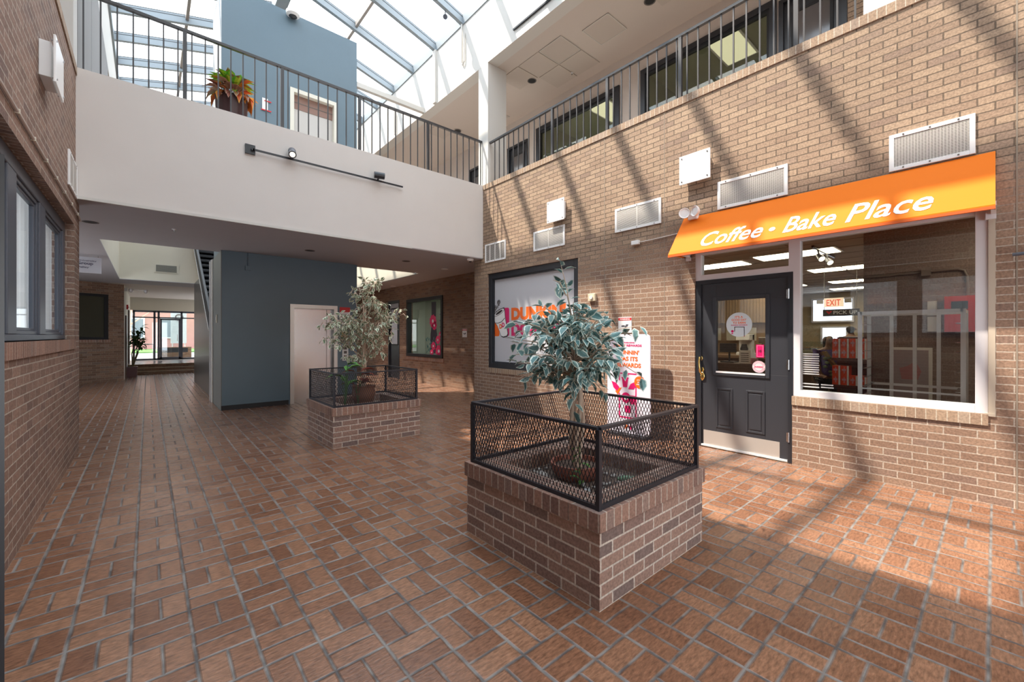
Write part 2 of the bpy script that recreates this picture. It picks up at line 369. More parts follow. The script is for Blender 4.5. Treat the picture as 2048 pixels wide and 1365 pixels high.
M['office_lit'] = mat('office light panel', (.9,.9,.8), .5, emis=(1,.92,.62), es=.42)
M['banner'] = mat('pale lilac banner', (.70,.66,.76), .5, bump=.15, bscale=12)
M['skin'] = mat('skin', (.30,.16,.10), .5); M['hair'] = mat('dark hair', (.02,.014,.012), .6)
M['purple'] = mat('purple top', (.13,.085,.27), .8, var=.5, vscale=14)
M['trouser'] = mat('dark trousers', (.02,.02,.03), .8)
M['grey_cloth'] = mat('grey top', (.18,.19,.21), .8)
M['box_orange'] = mat('orange carton', lin((232,70,30)), .5)
M['asphalt'] = mat('pavement', (.30,.29,.28), .9, var=.1)
M['grass'] = mat('lawn', (.10,.26,.05), .9, var=.3, vscale=8)
M['paint_red'] = mat('pale red brick', (.52,.27,.23), .85, var=.1)
M['warm_lamp'] = mat('warm lamp lens', (.9,.85,.75), .3, emis=(1,.85,.6), es=1.5)

# ------------------------------------------------------------------ lettering
def text_verts(s, size=1, bold=0.0, ext=.002, shear=0, spacing=1, align='LEFT', width=None, height=None, res=3):
    cu = bpy.data.curves.new('t', 'FONT'); cu.body = s; cu.size = size; cu.offset = bold; cu.extrude = ext; cu.shear = shear
    cu.space_character = spacing; cu.align_x = align; cu.resolution_u = res
    ob = bpy.data.objects.new('t', cu); col.objects.link(ob)
    dg = bpy.context.evaluated_depsgraph_get(); me = bpy.data.meshes.new_from_object(ob.evaluated_get(dg))
    vs = [v.co.copy() for v in me.vertices]; fs = [tuple(p.vertices) for p in me.polygons]
    bpy.data.objects.remove(ob); bpy.data.curves.remove(cu); bpy.data.meshes.remove(me)
    if vs and (width or height):
        x0 = min(v.x for v in vs); x1 = max(v.x for v in vs); y0 = min(v.y for v in vs); y1 = max(v.y for v in vs)
        sx = width/(x1-x0) if width else None; sy = height/(y1-y0) if height else None
        sx = sx or sy; sy = sy or sx
        for v in vs: v.x = (v.x-x0)*sx; v.y = (v.y-y0)*sy
    return vs, fs
def add_text(mb, s, o, ux, uy, m=0, **k):
    vs, fs = text_verts(s, **k); o = Vector(o); ux = Vector(ux).normalized(); uy = Vector(uy).normalized(); nn = ux.cross(uy)
    n = len(mb.v); mb.v += [tuple(o + ux*v.x + uy*v.y + nn*v.z) for v in vs]
    for f in fs: mb.f.append(tuple(n+i for i in f)); mb.m.append(m)
    return mb
# text on walls that face -X reads along -Y ; on walls facing -Y reads along +X
TX = dict(ux=(0,-1,0), uy=(0,0,1)); TY = dict(ux=(1,0,0), uy=(0,0,1))
def circ(r, n=24, a0=0, a1=2*math.pi): return [(r*math.cos(a0+(a1-a0)*i/n), r*math.sin(a0+(a1-a0)*i/n)) for i in range(n)]
def rrect(w, h, r, n=5):
    pts = []
    for cx, cy, a in ((w/2-r, -h/2+r, -90), (w/2-r, h/2-r, 0), (-w/2+r, h/2-r, 90), (-w/2+r, -h/2+r, 180)):
        for i in range(n+1):
            t = math.radians(a+90*i/n); pts.append((cx+r*math.cos(t), cy+r*math.sin(t)))
    return pts
# flat decal on plane X=x facing -X : centre (y,z)
def decX(mb, poly, x, y, z, d=.002, m=0): return mb.prism(poly, (x, y, z), (0,-1,0), (0,0,1), d, m)
def decY(mb, poly, x, y, z, d=.002, m=0): return mb.prism(poly, (x, y, z), (1,0,0), (0,0,1), d, m)

XR, XL = 5.365, -.645
# ================================================================== THE SETTING
struct(MB().box(-4, 6.6, -4, 21.0, -.2, 0).build('floor', M['floor']))
o = MB(); o.box(5.62, 17, -3, 7.3, -.02, 0.004); struct(o.build('floor', M['store_floor']))
# right wall with shop openings
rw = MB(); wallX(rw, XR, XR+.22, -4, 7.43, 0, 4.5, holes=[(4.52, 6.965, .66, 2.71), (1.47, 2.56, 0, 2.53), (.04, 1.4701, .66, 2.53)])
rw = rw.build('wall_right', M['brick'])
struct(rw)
o = MB().box(XR-.012, XR+.22, -4, 7.12, 4.5, 4.6); put(struct(o.build('trim_1', M['rowlock_cap'])), rw)
o = MB().box(XR-.015, XR+.22, .04, 1.47, .66, .755); put(o.build('rowlock_sill', M['rowlock']), rw)
o = MB().box(XR-.012, XR+.22, 4.52, 6.965, .66, .755); put(o.build('rowlock_sill', M['rowlock']), rw)
o = MB();
for yj in (4.02-.03, 2.985, -.115): o.box(XR-.002, XR, yj-.005, yj+.005, 0, 4.5)
put(o.build('expansion_joint', mat('joint sealant', (.27,.22,.17), .8)), rw)
# left wall
lw = MB(); wallX(lw, XL-.35, XL, -4, 7.45, 0, 4.5, holes=[(-1.5, 7.0, 1.38, 2.71)])
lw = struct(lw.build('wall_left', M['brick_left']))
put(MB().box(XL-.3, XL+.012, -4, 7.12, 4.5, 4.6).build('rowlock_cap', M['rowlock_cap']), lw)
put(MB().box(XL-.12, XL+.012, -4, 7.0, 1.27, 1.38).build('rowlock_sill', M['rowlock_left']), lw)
def glasscurt():
    m = mat('pale pleated curtain', (.75,.77,.75), .8); n = m.node_tree; b = n.nodes['Principled BSDF']; o = n.nodes['Material Output']
    tl = n.nodes.new('ShaderNodeBsdfTranslucent'); tl.inputs[0].default_value = (.75,.77,.75,1); mx = n.nodes.new('ShaderNodeMixShader'); mx.inputs[0].default_value = .6
    n.links.new(b.outputs[0], mx.inputs[1]); n.links.new(tl.outputs[0], mx.inputs[2]); n.links.new(mx.outputs[0], o.inputs[0]); return m
# left window band
wn = MB(); px = XL-.075
wn.box(px-.06, px, -1.5, 7.0, 1.38, 1.43).box(px-.06, px, -1.5, 7.0, 2.60, 2.71)
for a, b in ((6.86, 7.0), (5.53, 5.80), (4.40, 4.66), (3.27, 3.53), (2.14, 2.40), (1.01, 1.27), (-.12,.14), (-1.5,-1.3)): wn.box(px-.06, px, a, b, 1.43, 2.60)
bays = [(5.80, 6.86), (4.66, 5.53), (3.53, 4.40), (2.40, 3.27), (1.27, 2.14), (.14, 1.01), (-1.3, -.12)]
w1 = struct(wn.build('window_1', M['framenavy'], bevel=.006))
st = MB()
for a, b in bays:
    frameX(st, px-.06, px-.015, a, b, 1.43, 2.60, .03); frameX(st, px-.06, px-.028, a+.03, b-.03, 1.46, 2.57, .025)
put(st.build('glazing_stop', M['framenavy'], bevel=.004), w1)
for a, b in bays: put(MB().box(px-.044, px-.040, a+.05, b-.05, 1.48, 2.55).build('pane', glass_mat('left glass', (.9,.92,.94), .06, graze=.12) if a == bays[0][0] else bpy.data.materials['left glass']), w1)
cv = MB()   # pleated curtain behind
ys = [-1.4+.035*i for i in range(int(8.3/.035))]
for i in range(len(ys)-1):
    x0 = px-.10+.018*math.sin(i*1.9); x1 = px-.10+.018*math.sin((i+1)*1.9); cv.quad((x0, ys[i], 1.39), (x1, ys[i+1], 1.39), (x1, ys[i+1], 2.70), (x0, ys[i], 2.70))
tag(cv.build('curtain', glasscurt(), smooth=True), 'pale pleated curtain hanging behind the dark framed windows of the left brick wall', 'curtain')
o = MB(); wallX(o, -4.1, -4, -4, 25, 0, 8.6, holes=[(-3.5, 6.9, .4, 2.9), (9.5, 14.5, .3, 2.5)]); struct(o.build('wall_outer', M['greypanel']))  # unseen openings added so sky light reaches the soffit and curtains
struct(MB().box(-4, XL-.35, 7.2, 7.3, 0, 3.05).build('wall_room', M['brick_far']))
# balcony bridge (floor slab + parapet) and side slabs
bal = MB().box(XL-.02, XR, 7.12, 9.86, 3.06, 4.45).box(XL-.02, XR, 7.12, 7.24, 4.45, 4.60)
struct(bal.build('wall_balcony', M['cream']))
sf = MB().box(XL-3.4, 7.4, 7.13, 9.86, 3.045, 3.06)
sf.box(-4, XL+.03, 9.86, 16.4, 3.045, 3.06).box(5.39, 7.4, 9.86, 16.4, 3.045, 3.06).box(-4, 7.4, 16.4, 17.7, 3.045, 3.06)
struct(sf.build('ceiling_lower', M['soffit']))
struct(MB().box(-.63, 3.7, 7.10, 7.13, 3.04, 3.075).build('trim_2', M['white_wall']))
fs = MB()
fs.box(5.37, 5.6, 9.86, 16.4, 3.06, 4.6).box(-.80, -.615, 9.86, 16.4, 3.06, 4.6).box(-4, 7.4, 16.4, 16.6, 3.06, 4.6)
struct(fs.build('wall_void', M['cream_warm']))
gf = MB().box(5.585, 7.5, -4, 7.43, 3.2, 4.45).box(5.6, 7.5, 7.43, 24, 3.06, 4.45).box(-4, -.80, 7.3, 24, 3.06, 4.45).box(-4, XL-.35, -4, 7.3, 3.06, 4.45).box(-.8, 5.6, 16.6, 24, 3.06, 4.45)
struct(gf.build('floor_upper', M['gallery']))
struct(MB().box(-.9, 3.0, 17.7, 24.5, 3.42, 3.46).build('ceiling_lobby', M['soffit']))
# far right brick wall, under the balcony
fr = MB(); wallX(fr, 6.25, 6.45, 7.43, 24, 0, 3.05, holes=[(10.156, 12.32, .78, 2.56), (12.85, 13.7, 0, 2.6)])
fr = struct(fr.build('wall_far_right', M['brick_far']))
put(MB().box(6.235, 6.3, 10.1, 12.4, .67, .78).build('rowlock_sill', M['rowlock_left']), fr)
struct(MB().box(5.585, 6.45, 7.33, 7.43, 0, 3.05).build('wall_return', M['brick_far']))
# upper walls : fascias, columns, gallery
struct(MB().box(XR, XR+.25, -4, 20.5, 7.14, 8.45).build('wall_fascia_right', M['white_wall']))
struct(MB().box(XL-.25, XL, -4, 20.5, 7.14, 8.45).build('wall_fascia_left', M['white_wall']))
for i, (x0, x1, y0, y1) in enumerate(((XR, XR+.5, 6.95, 7.28), (XR, XR+.5, .52, .86), (XL-.5, XL, 6.93, 7.28), (XL-.5, XL, .5, .86), (XR, XR+.5, 13.2, 13.53), (XR, XR+.5, -3.9, -3.5))):
    struct(MB().box(x0+(.002 if x0 > 0 else 0), x1-(.002 if x0 < 0 else 0), y0, y1, 4.602, 7.14).build('wall_column', M['white_wall']))
struct(MB().box(-4, XL-.02, -4, 24, 7.145, 7.22).box(XR+.02, 7.6, -4, 24, 7.145, 7.22).build('ceiling_upper', M['gallery']))
roof = MB().box(-4.1, XL-.2, -4, 20.5, 8.2, 8.45).box(XR+.2, 11.5, -4, 20.5, 8.2, 8.45).box(-4.1, 11.5, 20.4, 25, 8.2, 8.45).box(5.6, 17, -3, 7.3, 3.05, 3.15)
struct(roof.build('ceiling_roof', M['gallery']))
GX = 7.4
wallm = MB(); wallX(wallm, GX, GX+.15, -4, 24, 4.45, 7.15, holes=[(7.9, 8.7, 4.45, 6.5), (5.11, 7.57, 4.75, 6.62), (2.23, 4.61, 4.75, 6.67), (1.36, 2.2, 4.45, 6.6), (9.6,10.5,4.45,6.45)])
struct(wallm.build('wall_gallery', M['gallery']))
struct(MB().box(XL-.02, XL, 7.3, 12.4, 4.6, 7.15).build('wall_panel', M['greypanel']))
struct(MB().box(XL-.005, XL+.001, 8.95, 8.97, 4.6, 7.15).build('trim_3', M['blackmat']))
struct(MB().box(-1.9, -1.8, 12.4, 24, 4.45, 7.15).build('wall_gallery_left', M['white_wall']))
# gallery tile patches in the ceiling
tp = MB()
for (x, y) in ((5.93,5.42), (5.93,6.03), (6.54,6.03), (6.54,5.42-.0), (6.14,4.49), (5.93,6.64), (6.14,3.2), (6.14,1.9), (6.54,8.3), (5.9, 9.9)):
    tp.box(x, x+.585, y, y+.585, 7.132, 7.141)
struct(tp.build('trim_4', M['tile']))
tp = MB()
for (x, y) in ((6.14,4.49), (5.93,5.42), (6.54,8.3)): 
    for a in (0, .575): tp.box(x, x+.585, y+a, y+a+.012, 7.128, 7.133).box(x+a, x+a+.012, y, y+.585, 7.128, 7.133)
struct(tp.build('trim_5', M['white_wall']))
# end wall behind the camera, unseen opening below added to let sky light in
bw = MB(); bw.box(-4, 17, -4.15, -4, 2.7, 8.9).box(-4, XL, -4.15, -4, 0, 2.7).box(XR, 17, -4.15, -4, 0, 2.7).box(XL, .3, -4.15, -4, 0, 2.7).box(4.4, XR, -4.15, -4, 0, 2.7)
struct(bw.build('wall_back', M['white_wall']))
# upper end wall beyond the skylight
struct(MB().box(-4, 7.6, 20.3, 20.5, 7.2, 8.4).build('wall_end', M['white_wall']))
struct(MB().box(XR, 11.4, 24, 24.1, 0, 8.3).box(3.0, 6.3, 21.0, 21.1, 0, 3.05).build('wall_end', M['cream']))
# angled brick wall and passage wall at the left rear
A = Vector((-3.3, 16.95, 0)); Bp = Vector((-.578, 18.22, 0)); d = (Bp-A).normalized(); nrm = Vector((d.y, -d.x, 0))
aw = MB(); Lw = (Bp-A).length
def seg(mb, s0, s1, z0, z1, t0=0, t1=-.2, m=0):
    Mx = Matrix((d, -nrm, Vector((0,0,1)))).transposed().to_4x4(); Mx.translation = A
    return mb.box(s0, s1, -t0, -t1, z0, z1, m, Mx)
sw = (Vector((-.924, 18.06, 0))-A).length
seg(aw, 0, Lw, 0, 1.30); seg(aw, 0, Lw, 2.70, 3.05); seg(aw, sw, Lw, 1.30, 2.70); seg(aw, 0, sw-1.3, 1.30, 2.70)
aw = struct(aw.build('wall_angled', M['brick_far']))
w2 = MB(); seg(w2, sw-1.3, sw, 1.30, 1.38, -.02, -.1); seg(w2, sw-1.3, sw, 2.62, 2.70, -.02, -.1); seg(w2, sw-.09, sw, 1.38, 2.62, -.02, -.1); seg(w2, sw-1.3, sw-1.21, 1.38, 2.62, -.02, -.1)
w2 = struct(w2.build('window_2', M['blackmat'])); pn = MB(); seg(pn, sw-1.21, sw-.09, 1.38, 2.62, -.06, -.07); put(pn.build('pane', mat('olive dark blind', (.055,.05,.03), .25)), w2)
ro = MB(); seg(ro, sw-1.35, sw+.05, 1.22, 1.30, .012, 0); put(ro.build('rowlock_sill', M['rowlock_left']), aw)
pw = MB().box(-.75, -.578, 18.22, 24.5, 0, 3.45); struct(pw.build('wall_passage', M['cream_warm']))
struct(MB().box(-.578, -.54, 19.0, 19.9, 0, 2.1).box(-.578, -.54, 21.6, 22.5, .35, 2.4).build('door_1', M['darkwood']))
# raised lobby with three brick risers
ls = MB(); ls.box(-.58, 3.0, 20.30, 24.6, 0, .115).box(-.58, 3.0, 20.60, 24.6, .115, .23).box(-.58, 3.0, 20.90, 24.6, .23, .345)
ls = struct(ls.build('floor_steps', M['brick_far']))
no = MB();
for i in range(3): no.box(-.58, 3.0, 20.29+.3*i, 20.36+.3*i, .115*(i+1)-.012, .115*(i+1)+.002)
put(no.build('step_nosing', mat('yellow nosing', (.48,.40,.28), .6)), ls)
put(MB().box(-.58, 3.0, 20.97, 24.5, .345, .35).build('lobby_paving', mat('glossy lobby paving', (.23,.20,.20), .22, var=.1)), ls)
# entrance glazing at the end of the passage
EY = 24.3
en = MB(); 
for x in (-.50, .18, .32, 1.12, 1.62, 2.4): en.box(x, x+.075, EY, EY+.1, .35, 2.52)
en.box(-.5, 2.5, EY, EY+.1, 2.45, 2.53).box(-.5, 2.5, EY, EY+.1, 2.20, 2.25).box(-.5, 2.5, EY, EY+.1, .35, .42)
en = struct(en.build('window_3', M['framenavy']))
put(MB().box(-.45, 2.45, EY+.04, EY+.045, .42, 2.46).build('pane', M['glass']), en)
dr = MB(); dr.box(.40, .47, EY-.02, EY+.03, .37, 2.19).box(1.05, 1.12, EY-.02, EY+.03, .37, 2.19).box(.40, 1.12, EY-.02, EY+.03, 2.12, 2.19).box(.40, 1.12, EY-.02, EY+.03, .37, .47)
dr = struct(dr.build('door_2', M['framenavy'])); put(MB().box(.47, 1.05, EY, EY+.006, .47, 2.12).build('pane', M['glass']), dr)
put(MB().tube([(1.0, EY-.02, 1.2), (1.0, EY-.07, 1.22), (1.0, EY-.07, 1.48), (1.0, EY-.02, 1.5)], .012).build('door_pull', M['steel']), dr)
struct(MB().box(-.7, 3.0, EY, EY+.1, 2.53, 3.45).box(2.5, 3.0, EY, EY+.1, .35, 2.53).build('wall_entrance', M['cream_warm']))
# outdoors beyond the entrance
struct(MB().box(-30, 40, 24.6, 90, -.25, 0.30).build('ground_pavement', M['asphalt']))
tag(MB().box(-30, 40, 36, 44, .3, .36).build('lawn', M['grass']), 'strip of green lawn outside beyond the glass entrance doors', 'lawn', kind='stuff')

# ------------------------------------------------------------------ elevator tower
EX0, EX1, TY0 = 1.055, 3.62, 9.6
tw = MB(); 
tw.box(EX0, 2.24, TY0, 10.86, 0, 8.14).box(3.165, EX1, TY0, 10.86, 0, 8.14).box(2.24, 3.165, TY0, 10.86, 2.06, 4.45).box(2.24, 3.165, TY0, 10.86, 6.58, 8.14).box(2.24, 3.165, 9.95, 10.86, 0, 8.14)
tw = struct(tw.build('wall_tower', M['blue']))
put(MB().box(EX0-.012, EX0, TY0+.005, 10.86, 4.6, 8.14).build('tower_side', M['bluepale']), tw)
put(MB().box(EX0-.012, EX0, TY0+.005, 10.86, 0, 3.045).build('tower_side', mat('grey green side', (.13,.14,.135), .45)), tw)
put(MB().box(EX0-.012, 2.2, TY0-.012, TY0, 0, .09).build('cove_base', M['blackmat']), tw)
put(MB().box(2.235, 2.2351, TY0, TY0, 0, 0).build('seam', M['blue']), tw) if False else None
struct(MB().box(EX0-.03, EX0+.02, 10.87, 11.42, 0, 3.045).build('trim_6', M['white_wall']))
struct(MB().box(EX0-.045, EX0-.03, 11.0, 11.04, 0, 3.045).box(EX0-.045, EX0-.03, 11.25, 11.28, 0, 3.045).build('trim_7', M['soffit']))
struct(MB().prism([(11.42,0),(16.4,0),(16.4,3.04),(14.0,3.04),(11.6,1.5),(11.42,1.5)], (EX0+.035, 0, 0), (0,1,0), (0,0,1), .014).build('wall_stair', mat('dark stair wall', (.06,.06,.058), .3)))
def elevator(z0, h, steel, name, label):
    d_ = struct(MB().box(2.24, 3.165, 9.70, 9.95, z0, z0+h).build(name, steel)); d_['label'] = label
    f = MB().box(2.225, 2.30, TY0-.025, 9.72, z0, z0+h+.02).box(3.105, 3.18, TY0-.025, 9.72, z0, z0+h+.02).box(2.30, 3.105, TY0-.025, 9.72, z0+h-.06, z0+h+.02)
    return d_, f
d_, f = elevator(0, 2.06, M['steel'], 'door_3', 'brushed steel elevator door in the slate blue tower at floor level')
put(f.build('door_frame', mat('satin door frame', (.62,.60,.57), .35, metal=.6)), d_)
put(MB().box(2.98, 2.986, 9.694, 9.70, 0, 2.0).build('door_seam', M['ventdark']), d_)
d_, f = elevator(4.45, 2.12, mat('off white lift door', (.52,.50,.48), .5), 'door_4', 'off white elevator door upstairs behind the balcony railing')
put(f.build('door_frame', mat('cream door frame', (.68,.66,.58), .5)), d_)
put(MB().box(2.30, 3.105, 9.69, 9.70, 6.22, 6.51).build('header_panel', mat('reddish brown header', (.26,.155,.125), .6)), d_)
put(MB().box(2.30, 3.105, 9.684, 9.69, 6.345, 6.36).build('header_groove', M['ventdark']), d_)
# stair seen past the tower
stt = thing('staircase', 'dark staircase with pale edged stringer rising behind the blue elevator tower', 'staircase', (1.5, 12.2, 1.6))
sp_ = MB(); sp_.prism([(11.6, 1.55), (16.3, 4.40), (16.3, 4.70), (11.6, 1.95)], (EX0-.02, 0, 0), (0,1,0), (0,0,1), .05); sp_.build('stringer', M['blackmat'], stt)
sp_ = MB(); sp_.prism([(11.6, 1.58), (16.3, 4.42), (16.3, 4.47), (11.6, 1.63)], (EX0+.05, 0, 0), (0,1,0), (0,0,1), 1.05); sp_.build('underside', M['blackmat'], stt)
sp_ = MB(); sp_.prism([(11.6, 1.53), (16.3, 4.38), (16.3, 4.42), (11.6, 1.57)], (EX0-.03, 0, 0), (0,1,0), (0,0,1), .07); sp_.build('stringer_edge', M['white_wall'], stt)
for i in range(16):
    t = i/16; y = 11.7+4.6*t; z = 1.75+2.8*t; MB().box(EX0+.06, 2.1, y, y+.28, z, z+.04).build('tread', M['blackmat'], stt)

# ------------------------------------------------------------------ skylight
sk = thing('skylight', 'gabled glass skylight with grey rafters over the atrium', 'skylight', (2.36, 8, 8.45))
RX = (XL+XR)/2; SL = .27; ZE = 8.45
def zr(x): return ZE + SL*(min(x-XL, XR-x))
for k in range(-10, 11):
    y = 7.9+1.17*k
    if y > 20.2 or y < -3.9: continue
    b = MB()
    for xa, xb in ((XL, RX), (XR, RX)):
        xs = [xa, xb]
        b.prism([(xs[0], zr(xs[0])-.0), (xs[1], zr(xs[1])), (xs[1], zr(xs[1])+.18), (xs[0], zr(xs[0])+.18)], (0, y+.045, 0), (1,0,0), (0,0,1), .09)
    rf = b.build('rafter', M['beam'], sk)
    b = MB()
    for xa, xb in ((XL, RX), (XR, RX)):
        b.prism([(xa, zr(xa)+.18), (xb, zr(xb)+.18), (xb, zr(xb)+.215), (xa, zr(xa)+.215)], (0, y+.03, 0), (1,0,0), (0,0,1), .06)
        b.prism([(xa, zr(xa)+.14), (xb, zr(xb)+.14), (xb, zr(xb)+.155), (xa, zr(xa)+.155)], (0, y+.051, 0), (1,0,0), (0,0,1), .102)
    o = b.build('glazing_cap', M['beamdark']); o.parent = rf; o.matrix_parent_inverse = rf.matrix_world.inverted() if False else Matrix.Identity(4)
    
for x in (.70, 3.83):
    MB().box(x-.03, x+.03, -4, 20.3, zr(x)+.07, zr(x)+.19).build('purlin', M['greypanel'] if False else mat('taupe purlin', (.30,.27,.25), .6), sk)
MB().box(RX-.12, RX+.12, -4, 20.3, zr(RX)-.12, zr(RX)+.24).build('ridge_beam', M['beam'], sk)
MB().box(XL-.06, XL+.04, -4, 20.3, ZE-.02, ZE+.24).build('gutter', M['beam'], sk); MB().box(XR-.02, XR+.06, -4, 20.3, ZE-.02, ZE+.2).build('gutter', M['beam'], sk)
g_ = MB()
for xa, xb in ((XL, RX), (RX, XR)): g_.quad((xa, -4, zr(xa)+.19), (xb, -4, zr(xb)+.19), (xb, 20.3, zr(xb)+.19), (xa, 20.3, zr(xa)+.19))
g_.build('glass_pane', M['skyglass'], sk)
MB().poly([(XL, 20.35, ZE), (XR, 20.35, ZE), (RX, 20.35, zr(RX)+.2)]).build('gable_glass', M['skyglass'], sk)
# roof light portals help the sky light find the room
for (xa, xb) in ((XL, RX), (RX, XR)):
    al = bpy.data.lights.new('sky_portal', 'AREA'); al.shape = 'RECTANGLE'; al.size = 24; al.size_y = (xb-xa)*math.hypot(1, SL); al.cycles.is_portal = True
    ao = bpy.data.objects.new('sky_portal', al); col.objects.link(ao); s_ = SL if xa == XL else -SL
    ao.location = ((xa+xb)/2, 8.1, (zr(xa)+zr(xb))/2+.26)
    zdir = Vector((-s_, 0, 1)).normalized(); xdir = Vector((0,1,0)); ydir = zdir.cross(xdir)
    ao.matrix_world = Matrix.Translation(ao.location) @ Matrix((xdir, ydir, zdir)).transposed().to_4x4()
# tie beam tower to fascia, fascia conduits
struct(MB().box(EX1, XR, 9.62, 9.72, 7.16, 7.27).build('trim_8', M['white_wall']))
for i, (y, z0, z1) in enumerate(((11.3, 7.18, 8.0), (9.05, 7.15, 8.44), (7.88, 7.5, 8.44))):
    b = MB()
    if i == 1: b.box(XR-.06, XR, y-.06, y+.06, z0, z1); 
    else: b.tube([(XR-.03, y, z1), (XR-.03, y, z0+.05), (XR-.035, y-.04, z0), (XR-.03, y-.1, z0+.05), (XR-.03, y-.1, z1-.25)], .018)
    o = b.build('conduit', M['white_wall']); tag(o, ['white conduit loop on the upper fascia nearest the tie beam', 'white boxed riser on the fascia directly below a rafter', 'white conduit loop on the fascia right of the boxed riser'][i], 'conduit', 'risers on the upper right fascia')

# ------------------------------------------------------------------ railings
def railing(label, axis, fixed, a, b, z0, z1, posts, sp=.15, group=None):
    mid = (a+b)/2; root = thing('railing', label, 'railing', (mid, fixed, z0) if axis == 'x' else (fixed, mid, z0), group)
    def bx(u0, u1, w, q0, q1): return MB().box(u0, u1, fixed-w/2, fixed+w/2, q0, q1) if axis == 'x' else MB().box(fixed-w/2, fixed+w/2, u0, u1, q0, q1)
    bx(a, b, .045, z1-.035, z1).build('top_rail', M['rail'], root)
    for p in posts: bx(p-.022, p+.022, .04, z0, z1-.035).build('post', M['rail'], root)
    n = int((b-a)/sp); 
    for i in range(n+1):
        u = a+.06+sp*i
        if u > b-.02 or min([abs(u-p) for p in posts] or [9]) < .05: continue
        bx(u-.008, u+.008, .016, z0, z1-.035).build('baluster', M['rail'], root)
    return root
railing('dark metal railing along the top of the cream balcony', 'x', 7.17, XL, XR, 4.6, 5.56, (.376, 1.555, 2.749, 4.077), .148)
railing('dark metal railing above the shop brick wall on the right', 'y', XR+.04, .87, 6.93, 4.6, 5.47, (5.138, 3.962, 2.776, 1.442), .146)
railing('dark metal railing on the far right gallery edge beyond the tower', 'y', XR+.04, 9.9, 16.3, 4.6, 5.47, (11, 12.5, 14, 15.5), .15)

# ------------------------------------------------------------------ gallery windows and doors
def gal_window(n, y0, y1, z1, lits):
    w = struct(frameX(MB(), GX-.04, GX+.1, y0, y1, 4.75, z1, .10).build('window_%d' % n, M['black']))
    put(frameX(MB(), GX-.015, GX+.06, y0+.1, y1-.1, 4.85, z1-.1, .04).build('inner_frame', M['blackmat']), w)
    put(MB().box(GX+.02, GX+.025, y0+.13, y1-.13, 4.88, z1-.13).build('pane', glass_mat('gallery glass', (.8,.82,.76), .05) if n == 4 else bpy.data.materials['gallery glass']), w)
gal_window(4, 5.11, 7.57, 6.62, 0); gal_window(5, 2.23, 4.61, 6.67, 0)
# office room behind the gallery windows
struct(MB().box(GX+2.6, GX+2.7, -4, 9, 4.45, 7.1).build('wall_office', M['olive']))
struct(MB().box(GX+.15, GX+2.7, -4, 9, 6.95, 7.0).build('ceiling_office', mat('office ceiling olive', (.27,.27,.17), .8)))
struct(MB().box(GX+.15, GX+2.6, 4.8, 4.9, 4.45, 6.95).box(GX+.15, GX+2.6, 7.7, 7.8, 4.45, 6.95).box(GX+.15, GX+2.6, 2.15, 2.2, 4.45, 6.95).build('wall_partition', M['olive']))
for i, (x, y) in enumerate(((GX+.45, 5.9), (GX+.35, 3.0))):
    t = thing('ceiling_light', ['lit fluorescent troffer seen through the left upstairs gallery window', 'lit fluorescent troffer seen through the right upstairs gallery window'][i], 'ceiling light', (x+.5, y+.3, 6.94), 'office troffers')
    MB().box(x, x+1.2, y, y+.6, 6.925, 6.95).build('light_frame', M['grille'], t); MB().box(x+.04, x+1.16, y+.04, y+.56, 6.915, 6.925).build('diffuser', M['office_lit'], t)
def black_door(n, y0, y1, z0, z1, x=GX, label=''):
    d_ = struct(MB().box(x+.02, x+.07, y0+.06, y1-.06, z0, z1-.06).build('door_%d' % n, M['black'])); 
    put(frameX(MB(), x-.03, x+.1, y0, y1, z0, z1, .06, bottom=False).build('door_frame', M['black']), d_)
    put(frameX(MB(), x+.0, x+.02, y0+.16, y1-.16, z0+1.1, z1-.25, .04).build('light_moulding', M['blackmat']), d_)
    put(MB().box(x+.01, x+.019, y0+.2, y1-.2, z0+1.14, z1-.29).build('door_glass', mat('grey door glass %d' % n, (.12,.11,.11), .1, spec=.8)), d_)
    return d_
black_door(5, 7.9, 8.7, 4.45, 6.5); black_door(6, 1.36, 2.2, 4.45, 6.6); black_door(7, 9.6, 10.5, 4.45, 6.45)
struct(MB().box(GX-.3, GX, .86, 1.3, 4.45, 7.15).build('wall_pilaster', M['brick']))

# ------------------------------------------------------------------ far right window + door under the balcony
w6 = struct(frameX(MB(), 6.22, 6.36, 10.156, 12.32, .78, 2.56, .09).build('window_6', M['blackmat']))
put(MB().box(6.30, 6.305, 10.24, 12.24, .86, 2.47).build('pane', glass_mat('salon glass', (.93,.97,.96), .045)), w6)
ar = MB()  # floral decal on the pane (generic)
random.seed(3)
decX(ar, [(-.17,-.75),(.17,-.75),(.2,-.2),(.12,.1),(.14,.75),(-.12,.75),(-.1,.1),(-.17,-.2)], 6.297, 10.75, 1.66, .002, 0)
def flower(mb, y, z, r, m1, m2, x=6.294, n=9):
    for k in range(n):
        a = 2*math.pi*k/n; decX(mb, [(p[0]*r*.28+math.cos(a)*r*.7, p[1]*r*.28+math.sin(a)*r*.7) for p in circ(1, 10)], x, y, z, .002, m1)
    decX(mb, circ(r*.5, 14), x-.001, y, z, .002, m1); decX(mb, circ(r*.25, 12), x-.004, y, z, .002, m2)
for (y, z, r) in ((10.78, 1.85, .2), (10.7, 1.72, .14), (10.45, .98, .19), (10.75, 1.12, .13), (10.5, 1.3, .13), (10.85, .93, .1), (10.36, 1.45, .1)): flower(ar, y, z, r, 1, 2)
for k in range(26):
    y = random.uniform(10.6, 11.2); z = random.uniform(.9, 1.35); a = random.uniform(.6, 2.4); c_, s_ = math.cos(a), math.sin(a)
    decX(ar, [(c_*p[0]-s_*p[1], s_*p[0]+c_*p[1]) for p in ((-.06,0),(0,.018),(.06,0),(0,-.018))], 6.295, y, z, .002, 3)
